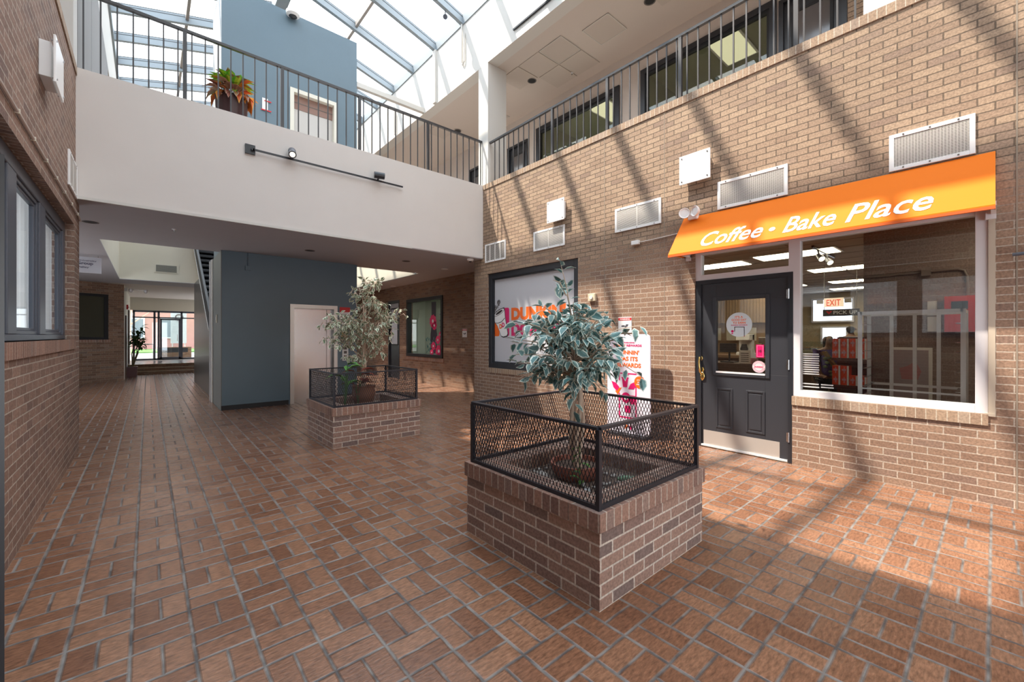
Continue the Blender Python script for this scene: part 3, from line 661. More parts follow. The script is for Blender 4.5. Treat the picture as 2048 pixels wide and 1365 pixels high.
put(ar.build('floral_decal', [mat('dark decal', (.03,.02,.035), .5), mat('pink decal', lin((230,50,110)), .5), M['d_white'], mat('teal decal', (.08,.22,.24), .5)]), w6)
d8 = black_door(8, 12.85, 13.7, 0, 2.6, 6.27)
put(MB().box(6.27, 6.275, 12.95, 13.6, 2.0, 2.5).build('transom_glass', mat('pale transom', (.42,.44,.50), .2)), d8)
put(MB().box(6.276, 6.279, 13.05, 13.5, 1.1, 1.85).build('door_notice', mat('pale door glass', (.45,.46,.52), .2)), d8)
# salon room behind the floral window
struct(MB().box(8.9, 9.0, 7.8, 16, 0, 3.05).box(6.45, 9.0, 7.8, 7.9, 0, 3.05).box(6.45, 9.0, 15.9, 16, 0, 3.05).box(6.45, 9, 7.8, 16, -.05, .01).build('wall_salon', mat('salon wall', (.58,.60,.50), .8)))
struct(MB().box(6.45, 9.0, 7.8, 16, 2.9, 3.0).build('ceiling_salon', mat('salon ceiling', (.6,.62,.58), .8)))
sh = thing('wall_shelf', 'pale slatted wall shelving seen through the floral decal window', 'shelf', (8.8, 11.5, .4))
MB().box(8.85, 8.9, 10.4, 14.4, .3, 2.4).build('back_panel', mat('shelf back', (.55,.58,.52), .8), sh)
for k in range(8): MB().box(8.7, 8.85, 10.4, 14.4, .5+.25*k, .54+.25*k).build('shelf', mat('grey shelf', (.28,.31,.33), .6) if k == 0 else bpy.data.materials['grey shelf'], sh)
for i, y in enumerate((9.6, 12.2)):
    t = thing('ceiling_light', ['lit ceiling panel in the room behind the floral window, nearer one', 'lit ceiling panel in the room behind the floral window, farther one'][i], 'ceiling light', (7.6, y+.3, 2.88), 'salon troffers')
    MB().box(7.0, 8.2, y, y+.6, 2.875, 2.9).build('light_frame', M['white'], t); MB().box(7.05, 8.15, y+.05, y+.55, 2.865, 2.875).build('diffuser', mat('salon tube', (.9,.9,.9), .5, emis=(.95,1,.97), es=7) if i == 0 else bpy.data.materials['salon tube'], t)
#PART2
# ================================================================== RIGHT WALL THINGS
w7 = MB(); frameX(w7, XR+.03, XR+.2, 4.52, 6.965, .755, 2.71, .11)
w7 = struct(w7.build('window_7', M['black'], bevel=.004))
put(frameX(MB(), XR+.055, XR+.12, 4.63, 6.855, .865, 2.60, .025).build('inner_frame', M['black']), w7)
put(MB().box(XR+.09, XR+.10, 4.64, 6.85, .87, 2.59).build('frosted_pane', M['film']), w7)
lx = XR+.089
lg = MB()
# letters of the shop sign, vinyl on the pane
add_text(lg, "DUNKIN'", (lx, 6.305, 1.725), m=0, size=1, bold=.058, ext=.001, width=1.44, height=.26, **TX)
add_text(lg, "DONUTS", (lx, 6.305, 1.415), m=1, size=1, bold=.058, ext=.001, width=1.42, height=.26, **TX)
put(lg.build('shop_lettering', [M['d_orange'], M['d_pink']]), w7)
cu = MB()
decX(cu, rrect(.19, .33, .04), lx+.001, 6.775, 1.575, .001, 0); decX(cu, rrect(.17, .57, .045), lx+.001, 6.455, 1.70, .001, 1)
cxs = (6.66, 1.70)
cup = [(cxs[0]-y, z-cxs[1]) for y, z in ((6.856,1.82),(6.79,1.905),(6.68,1.955),(6.535,1.985),(6.515,1.94),(6.495,1.794),(6.413,1.462),(6.44,1.415),(6.551,1.395),(6.615,1.41),(6.64,1.45),(6.74,1.62),(6.825,1.70))]
decX(cu, [(p[0]*1.06, p[1]*1.05) for p in cup], lx, cxs[0], cxs[1], .0012, 2); decX(cu, [(p[0]*.97, p[1]*.97) for p in cup], lx-.001, cxs[0], cxs[1], .0012, 3)
ca, sa = math.cos(.38), math.sin(.38)
for (rx, ry, mm, dx) in ((.178, .050, 2, .002), (.165, .040, 3, .003), (.12, .026, 2, .004)):
    decX(cu, [(p[0]*rx*ca-p[1]*ry*sa, p[0]*rx*sa+p[1]*ry*ca) for p in circ(1, 24)], lx-dx, 6.685, 1.90, .0012, mm)
cu.tube([(lx-.004, cxs[0]-y, cxs[1]+z) for y, z in ((-.145,-.015),(-.06,-.02),(.06,.01),(.155,.08))], .006, 6, 2)
add_text(cu, "D", (lx-.004, 6.68, 1.57), m=0, size=.12, bold=.006, ext=.001, **TX); add_text(cu, "D", (lx-.004, 6.60, 1.60), m=1, size=.12, bold=.006, ext=.001, **TX)
def spiral(mb, y, z, r, sgn, tail):
    pts = []
    for i in range(26):
        t = i/25; a = t*3.6*math.pi; rr = r*(.15+.85*t); pts.append((lx-.003, y-sgn*rr*math.cos(a), z+rr*math.sin(a)))
    pts += [(lx-.003, y-q[0], z+q[1]) for q in tail]; mb.tube(pts, .007, 6, 2)
spiral(cu, 6.805, 2.00, .062, 1, []); spiral(cu, 6.69, 2.11, .058, 1, [(-.045,-.07),(-.045,-.12)])
put(cu.build('cup_emblem', [M['d_orange'], M['d_pink'], M['d_brown'], M['d_white']]), w7)

def vent(y0, y1, z0, z1, style, label, group=None, x=XR, s=-1):
    t = thing('wall_vent', label, 'vent', (x, (y0+y1)/2, (z0+z1)/2), group)
    f = MB(); frameX(f, x+s*.018, x, y0, y1, z0, z1, .035)
    f.build('frame', M['white'], t, bevel=.003)
    MB().box(x+s*.002, x+s*.004, y0+.03, y1-.03, z0+.03, z1-.03).build('backing', M['ventdark'], t)
    g = MB()
    if style == 'grid':
        n = int((z1-z0-.07)/.0135)
        for i in range(n): zz = z0+.04+.0135*i; g.box(x+s*.012, x+s*.006, y0+.035, y1-.035, zz, zz+.006)
        n = int((y1-y0-.07)/.021)
        for i in range(n): yy = y0+.04+.021*i; g.box(x+s*.012, x+s*.008, yy, yy+.007, z0+.035, z1-.035)
    elif style == 'slat':
        n = int((z1-z0-.07)/.0155)
        for i in range(n): zz = z0+.04+.0155*i; g.box(x+s*.013, x+s*.006, y0+.035, y1-.035, zz, zz+.0085)
        g.box(x+s*.016, x+s*.006, (y0+y1)/2-.008, (y0+y1)/2+.008, z0+.035, z1-.035)
    else:
        n = int((z1-z0-.07)/.014)
        for i in range(n): zz = z0+.04+.014*i; g.box(x+s*.011, x+s*.006, y0+.035, y1-.035, zz, zz+.004)
        for k in range(1, 4): yy = y0+(y1-y0)*k/4; g.box(x+s*.018, x+s*.006, yy-.012, yy+.012, z0+.035, z1-.035)
    g.build('grille', M['grille'], t)
    sc_ = MB()
    for yy in (y0+.1, (y0+y1)/2, y1-.1):
        for zz in (z0+.018, z1-.018): sc_.box(x+s*.022, x+s*.018, yy-.006, yy+.006, zz-.006, zz+.006)
    sc_.build('screws', M['steel'], t); return t
vg = 'return air vents on the shop wall'
vent(6.365, 7.034, 2.945, 3.33, 'bars', 'white four panel vent on the shop wall beside the cream balcony', vg)
vent(4.805, 5.565, 2.965, 3.32, 'slat', 'white louvred vent above the frosted shop window', vg)
vent(3.028, 3.784, 2.98, 3.335, 'slat', 'white louvred vent above the plain brick left of the orange awning', vg)
vent(1.509, 2.268, 2.985, 3.33, 'grid', 'white mesh vent above the left half of the orange awning', vg)
vent(.112, .667, 2.985, 3.33, 'grid', 'white mesh vent above the right end of the orange awning', vg)
vent(6.452, 7.10, 3.03, 3.41, 'slat', 'white vent high on the left brick wall beside the balcony', None, XL, 1)
def sconce(y, z, label, x=XR, s=-1, grp='square wall lights'):
    t = thing('wall_light', label, 'wall light', (x, y, z), grp)
    MB().box(x+s*.001, x+s*.07, y-.15, y+.15, z-.14, z+.14).build('housing', M['white'], t, bevel=.004)
    MB().box(x+s*.085, x+s*.10, y-.20, y+.20, z-.185, z+.185).build('diffuser_panel', M['lamp'], t, bevel=.003)
    b = MB()
    for a in (-.165, .165):
        for c in (-.15, .15): b.tube([(x+s*.07, y+a, z+c), (x+s*.106, y+a, z+c)], .009, 8)
    b.build('standoffs', M['steel'], t); return t
sconce(4.94, 3.565, 'square white wall light above the louvred vent over the frosted window')
sconce(2.52, 3.575, 'square white wall light on brick left of the mesh vents')
sconce(5.03, 3.60, 'square white wall light on the left brick wall above the windows', XL, 1)
# small wall devices
t = thing('junction_box', 'small pale junction box on the brick left of the awning', 'box', (XR, 3.42, 2.77))
MB().box(XR-.05, XR-.001, 3.36, 3.48, 2.74, 2.80).build('cover', M['white'], t, bevel=.004); MB().tube([(XR-.02, 3.36, 2.77), (XR-.02, 3.2, 2.77), (XR-.012, 2.72, 2.79)], .006).build('conduit', M['grille'], t)
t = thing('chime_box', 'small cream sounder box on brick right of the frosted window', 'sounder', (XR, 4.21, 2.03))
MB().box(XR-.045, XR-.001, 4.14, 4.28, 1.97, 2.09).build('body', mat('cream box', (.6,.52,.38), .5), t, bevel=.006); MB().tube([(XR-.045, 4.21, 2.03), (XR-.06, 4.21, 2.03)], .03, 16).build('speaker', M['grille'], t)
def warn(y0, y1, z0, z1, label, x=XR, grp='red headed warning notices'):
    t = thing('warning_sign', label, 'sign', (x, (y0+y1)/2, (z0+z1)/2), grp); w, h = y1-y0, z1-z0
    MB().box(x-.006, x-.001, y0, y1, z0, z1).build('board', M['white'], t)
    b = MB().box(x-.0075, x-.006, y0+.012*w, y1-.012*w, z1-.22*h, z1-.05*h).build('red_band', M['red'], t)
    l = MB(); add_text(l, 'WARNING', (x-.009, y1-.12*w, z1-.19*h), size=1, bold=.02, ext=.0005, width=w*.76, height=h*.10, **TX); l.build('lettering', M['d_white'], t)
    p = MB(); cy = (y0+y1)/2; decX(p, [(q[0]*w*.15-w*.12, q[1]*w*.06+.0) for q in circ(1, 12)], x-.006, cy, z0+h*.42, .001); 
    decX(p, [(-.03*w,-.1*h),(.22*w,.0),(.28*w,.13*h),(.1*w,.14*h)], x-.006, cy, z0+h*.4, .001)
    p.build('camera_pictogram', mat('dark print', (.08,.08,.1), .5) if 'dark print' not in bpy.data.materials else bpy.data.materials['dark print'], t); return t
warn(3.50, 3.73, 1.465, 1.70, 'white and red warning notice on brick above the lilac banner')
warn(8.98, 9.19, 1.38, 1.60, 'small red headed notice on the brown wall right of the floral window', 6.25)
# awning
aw_ = thing('awning', 'orange sloping shop awning with white script lettering over the shop door', 'awning', (XR, 1.35, 2.5))
a0, a1 = 0.0, 2.705; P0 = (XR-.002, 2.97); P1 = (4.95, 2.44)
MB().prism([(P0[0], P0[1]), (P1[0], P1[1]), (P1[0], P1[1]-.015), (P0[0], P0[1]-.02)][::-1], (0, a1, 0), (1,0,0), (0,0,1), a1-a0).build('canopy', M['orange'], aw_)
b = MB()
for yy in (a0, a1-.004): b.prism([(P0[0]-.002, 2.93), (P1[0]+.01, P1[1]), (P1[0]+.01, P1[1]-.012), (P0[0]-.002, 2.45)], (0, yy+.004, 0), (1,0,0), (0,0,1), .004)
b.build('end_panel', M['orange'], aw_)
MB().box(P1[0]-.004, P1[0]+.02, a0, a1, P1[1]-.035, P1[1]-.012).build('front_rail', mat('awning hem', lin((205,95,40)), .5), aw_)
for i, yy in enumerate((a0-.005, a1-.10)): MB().box(5.0, XR-.004, yy, yy+.03, 2.44, 2.475).box(XR-.03, XR-.004, yy, yy+.06, 2.40, 2.52).build('bracket', M['alupaint'], aw_)
L_ = math.hypot(P0[0]-P1[0], P0[1]-P1[1]); uy = Vector(((P0[0]-P1[0])/L_, 0, (P0[1]-P1[1])/L_)); org = Vector((P1[0], 0, P1[1]))
nn = Vector((0,-1,0)).cross(uy)
for s_, ya, yb, o0, hh in (('Coffee', 2.325, 1.655, .055, .235), ('Bake', 1.455, 1.015, .06, .235), ('Place', .935, .345, .06, .25)):
    b = MB(); q = org + uy*o0 + nn*.003; add_text(b, s_, (q.x, ya, q.z), (0,-1,0), uy, size=1, bold=.012, ext=.001, shear=.25, width=ya-yb, height=hh)
    b.build('lettering', M['d_white'], aw_)
b = MB(); q = org + uy*.15 + nn*.002; b.prism([(p[0], p[1]) for p in circ(.03)], (q.x, 1.565, q.z), (0,-1,0), uy, .003); b.build('lettering_dot', M['d_white'], aw_)
# twin emergency lamp
t = thing('emergency_light', 'twin headed emergency light perched on the left end of the awning', 'emergency light', (5.28, 2.56, 2.95))
MB().box(5.29, XR-.001, 2.50, 2.62, 2.92, 3.0).build('body', M['white'], t, bevel=.01)
for yy, dy in ((2.635, .45), (2.49, -.45)):
    Mx = Matrix.Rotation(-math.pi/2, 4, 'Y') @ Matrix.Rotation(dy, 4, 'X')
    MB().lathe([(.0,-.045),(.035,-.042),(.06,-.015),(.068,.015),(.064,.02),(.052,.006),(.0,.008)], (5.235, yy, 3.0), 20, 0, Mx).build('lamp_head', M['white'], t, smooth=True)
# storefront : transom, posts, window frame
w8 = MB(); 
w8.box(XR+.02, XR+.12, 2.49, 2.56, 0, 2.53).box(XR+.02, XR+.12, 1.40, 1.51, .755, 2.53).box(XR+.01, XR+.12, .04, .115, .755, 2.53)
w8.box(XR+.01, XR+.12, .115, 1.40, .755, .825).box(XR+.02, XR+.12, .115, 1.40, 2.46, 2.53).box(XR+.02, XR+.12, 1.51, 2.49, 2.13, 2.20).box(XR+.02, XR+.12, 1.51, 2.49, 2.46, 2.53)
w8 = struct(w8.build('window_8', M['alupaint'], bevel=.003))
put(MB().box(XR+.06, XR+.066, .115, 1.40, .825, 2.46).build('pane', M['glass']), w8)
put(MB().box(XR+.06, XR+.066, 1.51, 2.49, 2.20, 2.46).build('transom_pane', M['glass']), w8)
put(MB().box(XR-.012, XR+.06, -.0, .06, .74, .765).box(XR-.004, XR+.0, .0, .04, .765, 2.45).build('sill_angle', mat('tan caulk', (.5,.42,.33), .7)), w8)
# shop door
sd = MB(); x0 = XR+.035; x1 = x0+.045
g0, g1, h0, h1 = 1.745, 2.30, .97, 1.86
wallX(sd, x0, x1, 1.515, 2.485, .03, 2.08, holes=[(g0, g1, h0, h1)])
sd = struct(sd.build('door_9', M['door_black'], bevel=.002)); sd['label'] = 'charcoal panelled shop door with glass light under the orange awning'
put(MB().box(x0-.02, x1+.03, 2.485, 2.555, 0, 2.13).box(x0-.02, x1+.03, 1.465, 1.515, 0, 2.13).box(x0-.02, x1+.03, 1.515, 2.485, 2.08, 2.13).build('door_frame', M['black']), sd)
put(frameX(MB(), x0-.014, x0, g0-.045, g1+.045, h0-.045, h1+.045, .045).build('light_frame', M['door_black'], bevel=.006), sd)
put(MB().box(x0-.018, x0-.002, g0, g1, h0-.012, h0+.008).build('light_bead', M['alupaint']), sd)
put(MB().box(x0+.018, x0+.022, g0, g1, h0, h1).build('pane', M['glass']), sd)
for (a, b_) in ((2.105, 2.305), (1.75, 1.955)):
    p = MB(); frameX(p, x0-.008, x0, a, b_, .27, .77, .022); p.box(x0-.006, x0, a+.04, b_-.04, .31, .73)
    put(p.build('raised_panel', M['door_black'], bevel=.004), sd)
put(MB().box(x0-.004, x0-.0005, 1.60, 2.46, .035, .215).build('kick_plate', mat('satin kick plate', (.55,.51,.47), .45, metal=.5)), sd)
put(MB().box(x0-.02, x0-.004, 1.52, 2.485, .012, .034).build('door_sweep', M['alu']), sd)
for z in (1.888, 1.097, .289): put(MB().tube([(x0-.022, 1.508, z-.055), (x0-.022, 1.508, z+.055)], .009, 10).box(x0-.018, x0-.012, 1.5, 1.53, z-.05, z+.05).build('hinge', M['steel']), sd)
hd = MB(); hd.tube([(x0-.002, 2.50, 1.13), (x0-.03, 2.50, 1.14), (x0-.055, 2.495, 1.08), (x0-.06, 2.49, 1.02), (x0-.05, 2.485, .96), (x0-.015, 2.48, .93)], [.012,.012,.011,.011,.014,.016], 10)
hd.ell((x0-.012, 2.475, .90), (.012, .032, .055)); hd.ell((x0-.004, 2.475, .985), (.006,.02,.03)); hd.ell((x0-.004, 2.49, 1.13), (.006,.018,.03))
put(hd.build('door_handle', M['brass'], smooth=True), sd)
# stickers on the glass
def sticker(name, mats, fn, label):
    b = MB(); fn(b); o = b.build(name, mats); return put(o, sd)
xs = x0+.0165
def circle_sign(b):
    decX(b, circ(.148, 40), xs, 2.04, 1.555, .0015, 0)
    add_text(b, "IT'S A", (xs-.002, 2.085, 1.635), m=1, size=1, bold=.02, ext=.0004, width=.09, height=.026, **TX)
    add_text(b, "GOOD DAY", (xs-.002, 2.125, 1.60), m=1, size=1, bold=.02, ext=.0004, width=.17, height=.026, **TX)
    add_text(b, "TO EARN", (xs-.002, 2.11, 1.565), m=1, size=1, bold=.02, ext=.0004, width=.145, height=.026, **TX)
    add_text(b, "DUNKIN' REWARDS", (xs-.002, 2.13, 1.542), m=2, size=1, bold=.02, ext=.0004, width=.185, height=.015, **TX)
    b.box(xs-.0015, xs, 2.085, 2.093, 1.47, 1.53, 2).box(xs-.0015, xs, 1.975, 1.983, 1.41, 1.53, 2).box(xs-.0015, xs, 1.975, 2.093, 1.522, 1.53, 2)
    decX(b, circ(.016, 12), xs-.001, 2.115, 1.475, .001, 2); decX(b, [(-.02,-.03),(0,-.012),(.012,-.03)], xs-.001, 2.115, 1.47, .001, 2)
sticker('round_sticker', [mat('pale sticker', (.62,.68,.72), .4), M['d_orange'], M['d_pink']], circle_sign, '')
def pinky(b): b.box(xs-.0015, xs, 1.765, 1.85, 1.165, 1.315, 0); frameX(b, xs-.0025, xs-.0015, 1.775, 1.84, 1.175, 1.305, .003, 1); add_text(b, "10", (xs-.003, 1.822, 1.225), m=2, size=1, bold=.02, ext=.0004, width=.03, height=.03, **TX)
sticker('magenta_sticker', [M['d_pink'], mat('light pink', (.7,.35,.5), .5), M['d_brown']], pinky, '')
def badge(b):
    for r, mm in ((.070, 0), (.064, 1), (.060, 0), (.050, 1), (.046, 0)): decX(b, circ(r, 32), xs-.0005*(.08-r)*100, 1.82, 1.055, .001, mm)
    b.box(xs-.0035, xs-.0025, 1.752, 1.888, 1.042, 1.068, 0); add_text(b, "DUNKIN'", (xs-.0045, 1.868, 1.046), m=1, size=1, bold=.03, ext=.0004, width=.096, height=.018, **TX)
sticker('round_badge', [mat('blush sticker', (.72,.60,.62), .4), M['d_pink']], badge, '')
# window stickers bottom left of shop window
ws = MB()
for (ya, yb, za, zb) in ((1.235, 1.385, 1.0, 1.24), (1.235, 1.39, .86, .925), (1.11, 1.22, .865, .92)):
    n = max(2, int((zb-za)/.022))
    for i in range(n): zz = za+(zb-za)*i/n; ws.box(XR+.056, XR+.058, ya+.004*(i % 2), yb, zz, zz+.012)
put(ws.build('opening_hours_decal', mat('white decal print', (.55,.55,.55), .5)), w8)
# roll-up banner
bt = thing('roll_up_banner', 'pale lilac rounded rewards banner standing by the brick wall left of the shop door', 'banner', (5.15, 3.41, 0))
bz = .742; b = MB(); decX(b, rrect(.70, 1.40, .07), 5.15, 3.41, bz, .02); b.build('panel', M['banner'], bt)
MB().box(5.05, 5.24, 3.10, 3.72, 0, .035).tube([(5.165, 3.41, .03), (5.165, 3.41, 1.35)], .012).build('stand', M['black'], bt)
bx_ = 5.128; b = MB()
add_text(b, "INTRODUCING", (bx_, 3.515, 1.315), m=1, size=1, bold=.03, ext=.0005, width=.21, height=.016, **TX)
add_text(b, "DUNKIN'", (bx_, 3.645, 1.268), m=0, size=1, bold=.03, ext=.0005, width=.195, height=.030, **TX); add_text(b, "REWARDS", (bx_, 3.43, 1.268), m=1, size=1, bold=.03, ext=.0005, width=.24, height=.030, **TX)
add_text(b, "RUNNIN'", (bx_, 3.575, 1.155), m=0, size=1, bold=.035, ext=.0005, width=.345, height=.060, **TX)
add_text(b, "HAS ITS", (bx_, 3.565, 1.065), m=0, size=1, bold=.035, ext=.0005, width=.315, height=.060, **TX)
add_text(b, "REWARDS", (bx_, 3.60, .975), m=0, size=1, bold=.035, ext=.0005, width=.40, height=.060, **TX)
b.build('lettering', [M['d_orange'], M['d_pink']], bt)
b = MB()
def fr_(y0, y1, z0, z1): b.box(bx_, bx_+.001, y0, y1, z0, z1, 1)
fr_(3.54, 3.56, .78, .89); fr_(3.27, 3.56, .875, .892); fr_(3.27, 3.288, .25, .73); fr_(3.54, 3.56, .25, .60); fr_(3.27, 3.56, .25, .27)
decX(b, circ(.085, 28), bx_-.001, 3.22, .775, .001, 0); add_text(b, "JOIN", (bx_-.003, 3.265, .795), m=2, size=1, bold=.02, ext=.0004, width=.09, height=.018, **TX); add_text(b, "FOR", (bx_-.003, 3.25, .765), m=2, size=1, bold=.02, ext=.0004, width=.06, height=.018, **TX); add_text(b, "FREE", (bx_-.003, 3.265, .735), m=2, size=1, bold=.02, ext=.0004, width=.09, height=.018, **TX)
decX(b, [(-.035,-.07),(.035,-.07),(.05,.05),(-.05,.05)], bx_, 3.455, .76, .001, 1); decX(b, rrect(.12,.02,.008), bx_, 3.455, .82, .001, 1); b.tube([(bx_, 3.45, .82), (bx_, 3.43, .865), (bx_, 3.40, .87)], .005, 6, 1)
decX(b, [(-.06,-.045),(-.02,.03),(.05,.065),(.075,.02),(.03,-.04)], bx_, 3.345, .71, .001, 1)
decX(b, [(-.075,.07),(0,.05),(.06,-.01),(.02,-.07),(-.04,-.02)], bx_, 3.61, .69, .001, 1); decX(b, [(-.02,-.03),(.05,.02),(.09,.03),(.02,-.08)], bx_, 3.60, .65, .0008, 0)
for r, mm in ((.075,1),(.032,2)): decX(b, circ(r, 24), bx_-.001*(mm == 2), 3.44, .54, .001, mm)
decX(b, [(-.04,-.07),(.04,-.07),(.05,.05),(-.05,.05)], bx_, 3.335, .53, .001, 1)
decX(b, rrect(.1,.1,.02), bx_, 3.41, .38, .001, 1); decX(b, circ(.03, 12), bx_, 3.44, .13, .001, 0); decX(b, circ(.03, 12), bx_, 3.36, .13, .001, 1)
b.build('printed_icons', [M['d_orange'], M['d_pink'], M['d_white']], bt)
# door lever rail stub at the far right of the frame (dark bar on wall)
t = thing('handrail', 'dark grey wall rail stub on the brick at the right of the shop window', 'handrail', (XR-.05, -.18, 2.05))
MB().tube([(XR-.05, -.09, 2.08), (XR-.05, -.6, 2.10)], .014, 10).build('bar', M['framenavy'], t); MB().tube([(XR-.001, -.25, 2.088), (XR-.05, -.25, 2.088)], .01).build('bracket', M['framenavy'], t)

# ================================================================== PLANTERS
def mesh_panel(mb, p, q, z0, z1, cw=.0262, ch=.058, w=.0042):
    """expanded-metal diamonds between two posts"""
    p = Vector(p); q = Vector(q); L = (q-p).length; d = (q-p)/L; Hh = z1-z0; k = ch/cw
    def P_(u, v): return (p.x+d.x*u, p.y+d.y*u, z0+v)
    nmax = int((L+Hh/k)/cw)+2
    for s in (1, -1):
        for i in range(-1, nmax):
            c = i*cw
            # line u = c - v/k (s=1)  or mirrored
            pts = []
            va, vb = 0, Hh
            ua, ub = c, c-Hh/k
            if ua > L: va = (ua-L)*k; ua = L
            if ub < 0: vb = c*k; ub = 0
            if vb-va < .004 or ua < 0: continue
            if s == -1: ua, ub = L-ua, L-ub
            mb.bar(P_(ua, va), P_(ub, vb), w, .0022, up=(d.y, -d.x, 0))
def planter(y0, y1, x0, x1, label, mlabel, zt=.51):
    t = thing('brick_planter', label, 'planter', ((x0+x1)/2, (y0+y1)/2, 0), 'raised brick planters')
    b = MB(); th = .20
    def ring(b, o, z0, z1, th): b.box(x0-o, x1+o, y0-o, y0+th, z0, z1).box(x0-o, x1+o, y1-th, y1+o, z0, z1).box(x0-o, x0+th, y0+th, y1-th, z0, z1).box(x1-th, x1+o, y0+th, y1-th, z0, z1)
    ring(b, 0, 0, .409, th); b.build('brick_body', M['brick_planter'], t)
    b = MB(); ring(b, .014, .409, zt, th); b.build('rowlock_cap', M['rowlock_planter'], t, bevel=.004)
    MB().box(x0+th-.01, x1-th+.01, y0+th-.01, y1-th+.01, .0, .40).build('soil_bed', M['mulch'], t)
    # guard
    g = thing('mesh_guard', mlabel, 'guard', ((x0+x1)/2, (y0+y1)/2, zt), 'mesh guards on the planters')
    i_ = .022; X0, X1, Y0, Y1 = x0+i_, x1-i_-.02, y0+i_, y1-i_-.02; ztop = .945
    cs = [(X0, Y0), (X1, Y0), (X1, Y1), (X0, Y1)]
    for i, (cx, cy) in enumerate(cs):
        MB().box(cx-.0125, cx+.0125, cy-.0125, cy+.0125, zt, ztop-.015).build('corner_post', M['mesh'], g)
    for i in range(4):
        a, c = cs[i], cs[(i+1) % 4]
        MB().bar((a[0], a[1], ztop-.008), (c[0], c[1], ztop-.008), .034, .016).build('top_rail', M['mesh'], g)
        MB().bar((a[0], a[1], zt+.012), (c[0], c[1], zt+.012), .02, .022).build('bottom_rail', M['mesh'], g)
        m_ = MB(); mesh_panel(m_, (a[0], a[1], 0), (c[0], c[1], 0), zt+.02, ztop-.015); m_.build('mesh_panel', M['mesh'], g)
    return t, g
planter(1.33, 2.512, 1.748, 2.896, 'nearest brick planter box with rowlock cap in the middle of the floor', 'black diamond mesh guard around the nearest planter')
planter(5.43, 6.53, 1.748, 2.955, 'far brick planter box standing in front of the blue elevator tower', 'black diamond mesh guard around the far planter by the elevator')

def leaf(mb, p, d, up, L, Wd, rnd, fold=.25, droop=.25, m=0):
    d = Vector(d).normalized(); u = Vector(up); s = d.cross(u)
    if s.length < 1e-3: s = d.cross(Vector((1,0,0)))
    s.normalize(); n = s.cross(d)
    def q(a, b, c): return tuple(Vector(p) + d*(a*L) + s*(b*Wd) + n*(c*L))
    pts = [(0,0,0,.95), (.28,-.42,fold*.3,1), (.62,-.38,fold*.2-droop*.15,1), (1,0,-droop,1), (.62,.38,fold*.2-droop*.15,1), (.28,.42,fold*.3,1), (.25,0,0,0), (.66,0,-droop*.35,0)]
    k = len(mb.v)
    for i, (a, b, c, e) in enumerate(pts): mb.v.append(q(a, b, c)); mb.uv[k+i] = (e, rnd)
    for f in ((0,1,6),(1,2,7,6),(2,3,7),(3,4,7),(4,5,6,7),(5,0,6)): mb.f.append(tuple(k+j for j in f)); mb.m.append(m)
def rdir(zb=0):
    a = random.uniform(0, 2*math.pi); return Vector((math.cos(a), math.sin(a), random.uniform(-1,1)+zb))
def spray(mb, p0, p1, n, L, twigs, zb=-.5):
    p0 = Vector(p0); p1 = Vector(p1); mid_ = (p0+p1)/2 + Vector((0,0,.04))
    twigs.tube([p0, mid_, p1], [.005, .004, .002], 5)
    ax = (p1-p0).normalized()
    for i in range(n):
        t = (i+.6)/n; c = p0*(1-t)**2+mid_*2*t*(1-t)+p1*t*t
        d = (rdir(zb)*.9 + ax*.7).normalized(); l = L*random.uniform(.7, 1.25)
        leaf(mb, c+d*.012, d, (0,0,1) if random.random() < .7 else rdir(), l, l*.62, random.random(), droop=random.uniform(.1,.45))
# --- near tree
random.seed(11)
cx, cy = 2.36, 2.0
t = thing('artificial_tree', 'artificial ficus tree with blue green white edged leaves in the nearest planter', 'tree', (cx, cy, .40))
tr = MB()
for k in range(4):
    a = k*math.pi/2+.4; pts = []
    for i in range(11):
        s_ = i/10; r_ = .024+.008*math.sin(s_*3)+.02*s_*s_; aa = a+s_*1.0
        pts.append((cx+r_*math.cos(aa)+.012*math.sin(9*s_+k), cy+r_*math.sin(aa), .42+.68*s_))
    tr.tube(pts, [.019-.005*i/10 for i in range(11)], 9)
tr.build('trunk', M['bark'], t, smooth=True)
fo = MB(); tw_ = MB(); cc = Vector((cx-.10, cy-.0, 1.34))
for k in range(120):
    a = random.uniform(0, 2*math.pi); el = random.uniform(-1.1, 1.35); R_ = random.uniform(.72, 1.0)
    e = cc + Vector((math.cos(a)*math.cos(el)*.40*R_, math.sin(a)*math.cos(el)*.40*R_, math.sin(el)*.30*R_ + (.03 if el > 0 else 0)))
    base_ = Vector((cx-.03, cy, 1.06+max(0, (e.z-1.1))*.55))
    b0 = base_.lerp(e, .30)
    tw_.tube([base_, b0], [.008, .005], 5)
    spray(fo, b0, e, 7, .090, tw_)
for (e0, e1, n) in (((cx-.08, cy-.02, 1.55), (cx-.235, cy-.06, 1.90), 12), ((cx-.05, cy, 1.5), (cx-.08, cy+.05, 1.78), 9), ((cx-.16, cy-.04, 1.70), (cx-.27, cy-.02, 1.80), 4), ((cx+.05, cy-.1, 1.35), (cx+.40, cy-.28, 1.50), 9), ((cx, cy-.1, 1.3), (cx+.30, cy-.36, 1.12), 8), ((cx, cy, 1.12), (cx-.18, cy-.12, .90), 7), ((cx, cy-.05, 1.12), (cx+.10, cy-.18, 1.0), 6), ((cx-.05, cy, 1.4), (cx-.42, cy+.2, 1.5), 8), ((cx-.05, cy, 1.25), (cx-.38, cy+.2, 1.12), 8)):
    spray(fo, e0, e1, n, .098, tw_)
fo.build('foliage', M['leaf_near'], t); tw_.build('branches', M['bark'], t)
t = thing('plant_pot', 'terracotta pot holding the blue green ficus in the nearest planter', 'pot', (cx, cy, .36))
